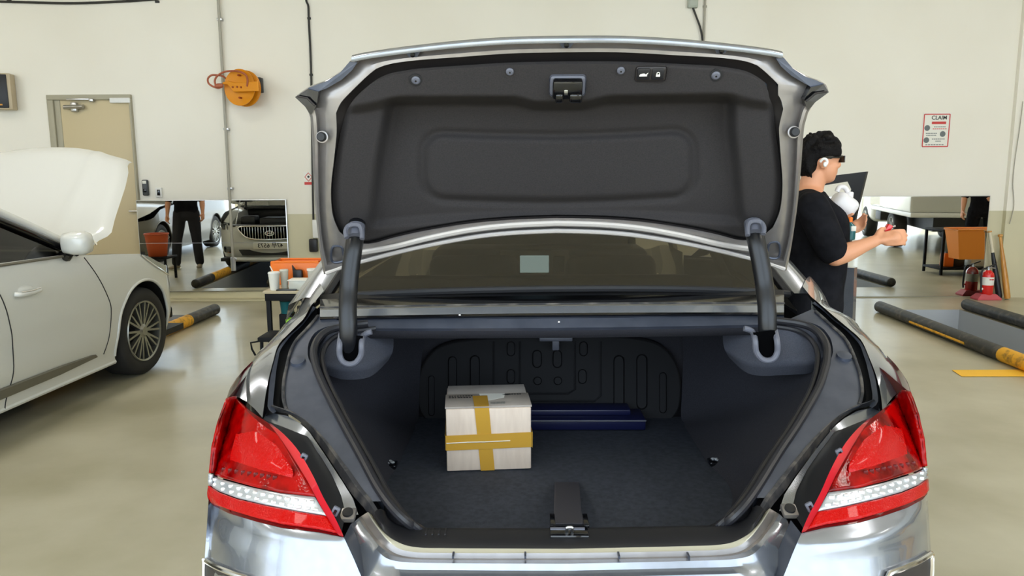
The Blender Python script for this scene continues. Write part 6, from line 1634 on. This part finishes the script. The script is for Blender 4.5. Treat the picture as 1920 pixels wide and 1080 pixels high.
p = on_table(536, .02)
t = thing('phone', 'flat dark phone lying on the work table edge', 'phone', tuple(p))
mb = MB(); mb.box(p + Vector((0, .012, .004)), (.13, .05, .008), None, .003); mb.build('case', 'gloss_black', t, True)
mb = MB(); mb.box(p + Vector((0, .012, .0085)), (.115, .042, .001)); mb.build('screen', 'device_grey', t, True)
p = on_table(553, .20)
t = thing('red_marker', 'red and white marker pen lying beside the black gadget', 'marker', tuple(p))
mb = MB(); mb.tube([p + Vector((-.05, -.03, .006)), p + Vector((0, -.03, .006))], .005, 8); mb.build('barrel', 'paper_white', t, True)
mb = MB(); mb.tube([p + Vector((0, -.03, .006)), p + Vector((.025, -.03, .006))], .006, 8); mb.build('cap', 'sign_red', t, True)
# things under the table top
p = atY(538, 565, TY + .14); p.z = th - .135
t = thing('teal_bucket', 'teal plastic tub under the work table top', 'bucket', tuple(p))
for s_ in (-.036, .036):
    pass
mb = MB(); mb.lathe([(.040, -.035), (.046, .04), (.049, .048), (.042, .048)], 20, Matrix.Translation(p)); mb.build('tub_wall', 'teal_plastic', t, True)
mb = MB(); mb.tube([p + Vector((-.046, 0, .045)), p + Vector((-.02, 0, .062)), p + Vector((.02, 0, .062)), p + Vector((.046, 0, .045))], .0035, 6); mb.build('handle', 'steel', t, True)
mb = MB(); mb.box(Vector((p.x, p.y, (SHZ + p.z - .035) / 2)), (.09, .09, p.z - .035 - SHZ), None, .006); mb.build('pedestal', 'table_black', t, True)
p = atY(556, 600, TY + .06); p.z = SHZ
t = thing('lime_basket', 'lime green perforated basket on the table shelf', 'basket', tuple(p))
for dx, dy, sx, sy in ((0, -.03, .12, .006), (0, .03, .12, .006), (-.06, 0, .006, .06), (.06, 0, .006, .06)):
    mb = MB(); mb.box(p + Vector((dx, dy, .085)), (sx, sy, .17), None, .002); mb.build('side', 'lime_plastic', t, True)
for k in range(5):
    for j in range(2):
        mb = MB(); mb.box(p + Vector((-.044 + k * .022, -.0335, .115 + j * .026)), (.011, .003, .011), None, .001); mb.build('slot', 'wheel_dark', t, True)
p = atY(566, 575, TY + .17)
t = thing('amber_jar', 'round amber jar behind the lime basket under the table', 'jar', (p.x, p.y, SHZ))
mb = MB(); mb.lathe([(.034, 0), (.038, .01), (.040, .18), (.030, .215), (.001, .216)], 24, Matrix.Translation((p.x, p.y, SHZ))); mb.build('jar_body', 'amber', t, True)
mb = MB(); mb.lathe([(.031, .205), (.031, .235), (.001, .236)], 20, Matrix.Translation((p.x, p.y, SHZ))); mb.build('jar_lid', 'black_plastic', t, True)
# stool in front of the table corner
s0 = atY(476, 640, 4.5); zt = s0.z + .02
t = thing('step_stool', 'low black stool in front of the work table corner', 'stool', (s0.x + .12, 4.56, 0))
mb = MB(); mb.box((s0.x + .17, 4.56, zt), (.26, .22, .03), None, .006); mb.build('seat', 'table_black', t, True)
mb = MB(); mb.tube([(s0.x + .05, 4.46, zt - .01), (s0.x - .005, 4.46, zt - .02), (s0.x + .0, 4.46, zt - .06), (s0.x + .02, 4.46, zt - .10)], .006, 6); mb.build('footrest_loop', 'table_black', t, True)
for dx in (0.06, .28):
    for dy in (-.09, .09):
        mb = MB(); mb.tube([(s0.x + dx, 4.56 + dy, zt), (s0.x + dx + (-.02 if dx < .1 else .02), 4.56 + dy, .0)], .011, 8); mb.build('leg', 'table_black', t, True)
# hanging gear on the wall beside the lid
p = atY(588, 460, WY - .04)
t = thing('wall_charger', 'black charger hanging from the wall cable behind the lid', 'charger', tuple(p))
mb = MB(); mb.box(p, (.10, .07, .16), None, .015); mb.build('body', 'black_plastic', t, True)
mb = MB(); mb.box(p + Vector((.05, -.0, .2)), (.10, .05, .22), None, .01); mb.build('white_pouch', 'white_plastic', t, True)

# ================================================================ SEEN ONLY IN THE MIRRORS
bk = Vector((-5.25, 7.05, 0))
t = thing('tool_stand', 'dark low stand carrying the orange bucket, seen in the left mirror', 'stand', tuple(bk))
mb = MB(); mb.box(bk + Vector((0, 0, .33)), (.4, .4, .03), None, .005); mb.build('stand_top', 'table_black', t, True)
for dx in (-.17, .17):
    for dy in (-.17, .17): mb = MB(); mb.box(bk + Vector((dx, dy, .16)), (.03, .03, .32)); mb.build('leg', 'table_black', t, True)
t = thing('orange_bucket', 'worn orange bucket standing on the low stand, seen in the left mirror', 'bucket', tuple(bk + Vector((0, 0, .345))))
mb = MB(); mb.lathe([(.12, 0), (.125, .005), (.16, .31), (.17, .315), (.17, .335), (.155, .335), (.12, .02)], 28, Matrix.Translation(bk + Vector((0, 0, .346)))); mb.build('bucket_wall', 'bucket_orange', t, True, smooth=50)
mb = MB(); mb.tube(spline([bk + Vector((.165, 0, .66)), bk + Vector((.12, -.14, .60)), bk + Vector((0, -.19, .58)), bk + Vector((-.12, -.14, .60)), bk + Vector((-.165, 0, .66))], 5), .005, 6); mb.build('bail', 'steel', t, True)
# parts cart with the orange basket
cc = Vector((6.55, 6.85, 0))
t = thing('parts_cart', 'dark steel parts cart with lower shelf, seen in the right mirror', 'cart', tuple(cc), 0)
for z in (.10, .66):
    mb = MB(); mb.box(cc + Vector((0, 0, z)), (.95, .5, .03), None, .004); mb.build('shelf', 'table_black', t, True)
for dx in (-.455, .455):
    for dy in (-.235, .235): mb = MB(); mb.box(cc + Vector((dx, dy, .34)), (.035, .035, .66), None, .003); mb.build('post', 'table_black', t, True)
for i, (dx, dy, sx, sy, sz, m, nm, lb) in enumerate(((-.28, .05, .14, .14, .2, 'orange_plastic', 'oil_can', 'orange oil can on the lower shelf of the mirrored cart'), (-.10, .0, .16, .14, .17, 'dark_trim', 'parts_box', 'dark parts box on the lower shelf of the mirrored cart'), (.2, .0, .3, .2, .16, 'clear_pale', 'plastic_bin', 'pale plastic bin on the lower shelf of the mirrored cart'))):
    b_ = thing(nm, lb, nm.replace('_', ' '), tuple(cc + Vector((dx, dy, .116))))
    mb = MB(); mb.box(cc + Vector((dx, dy, .116 + sz / 2)), (sx, sy, sz), None, .015); mb.build('body', m, b_, True)
    mb = MB(); mb.lathe([(.03, 0), (.03, .025), (.001, .028)], 14, Matrix.Translation(cc + Vector((dx, dy, .115 + sz)))); mb.build('cap', 'grey_plastic', b_, True)
bb = cc + Vector((-.10, .16, .52)); bwid = .92
bas = thing('orange_basket', 'large orange shopping basket hung on the cart, seen in the right mirror', 'basket', tuple(bb))
bb = cc + Vector((-.06, .47, .28))
r0 = [(-.36, -.13), (.36, -.13), (.36, .13), (-.36, .13)]; r1 = [(-.43, -.17), (.43, -.17), (.43, .17), (-.43, .17)]
mb = MB(); mb.rings([[bb + Vector((x, y, 0)) for x, y in r0], [bb + Vector((x, y, .42)) for x, y in r1], [bb + Vector((x * .97, y * .95, .42)) for x, y in r1], [bb + Vector((x * .96, y * .94, .01)) for x, y in r0]], cap=False); mb.f.append(tuple(range(3, -1, -1))); bevel(mb.build('basket_wall', 'basket_orange', bas, True, smooth=0), .01)
mb = MB(); mb.tube([bb + Vector((x, y, .42)) for x, y in r1], .016, 8, closed=True); mb.build('basket_rim', 'basket_orange', bas, True)
for k in range(7): mb = MB(); mb.box(bb + Vector((.02 + k * .03, .163, .33)), (.012, .012, .09)); mb.build('slot', 'wheel_dark', bas, True)
mb = MB(); mb.box(bb + Vector((.2, .0, .50)), (.14, .08, .2), None, .008); wb_ = mb.build('box_carton', 'paper_white'); tag(wb_, 'white upright carton standing in the mirrored orange basket', 'carton')
# white box van parked by the open bay
vv = Vector((8.35, 3.0, 0))
van = thing('white_van', 'white box van standing in the next bay, seen in the right mirror', 'van', tuple(vv), radians(14))
mb = MB(); mb.box((0, -.2, 1.75), (2.0, 3.6, 1.96), None, .05); mb.build('cargo_box', 'white_paint', van)
mb = MB(); mb.box((0, -.2, .73), (1.96, 3.6, .09), None, .02); mb.build('chassis_rail', 'white_plastic', van)
mb = MB(); mb.box((0, -.1, .56), (1.2, 3.4, .25)); mb.build('underframe', 'wheel_dark', van)
mb = MB(); mb.box((0, -2.85, 1.12), (1.85, 1.5, 1.5), None, .2, 4); mb.build('cab', 'white_paint', van, smooth=60)
mb = MB(); mb.box((0, -3.3, 1.5), (1.7, .8, .5), None, .1, 3); mb.build('cab_window', 'side_glass', van)
for s_ in (-1, 1):
    for y in (-.1, -2.8): wheel(van, (s_ * .94, y, .36), s_, .36, .24, 6, world=False)
    mb = MB(); mb.box((s_ * .8, -1.3, .58), (.3, .5, .2), None, .02); mb.build('under_box', 'black_rubber', van)
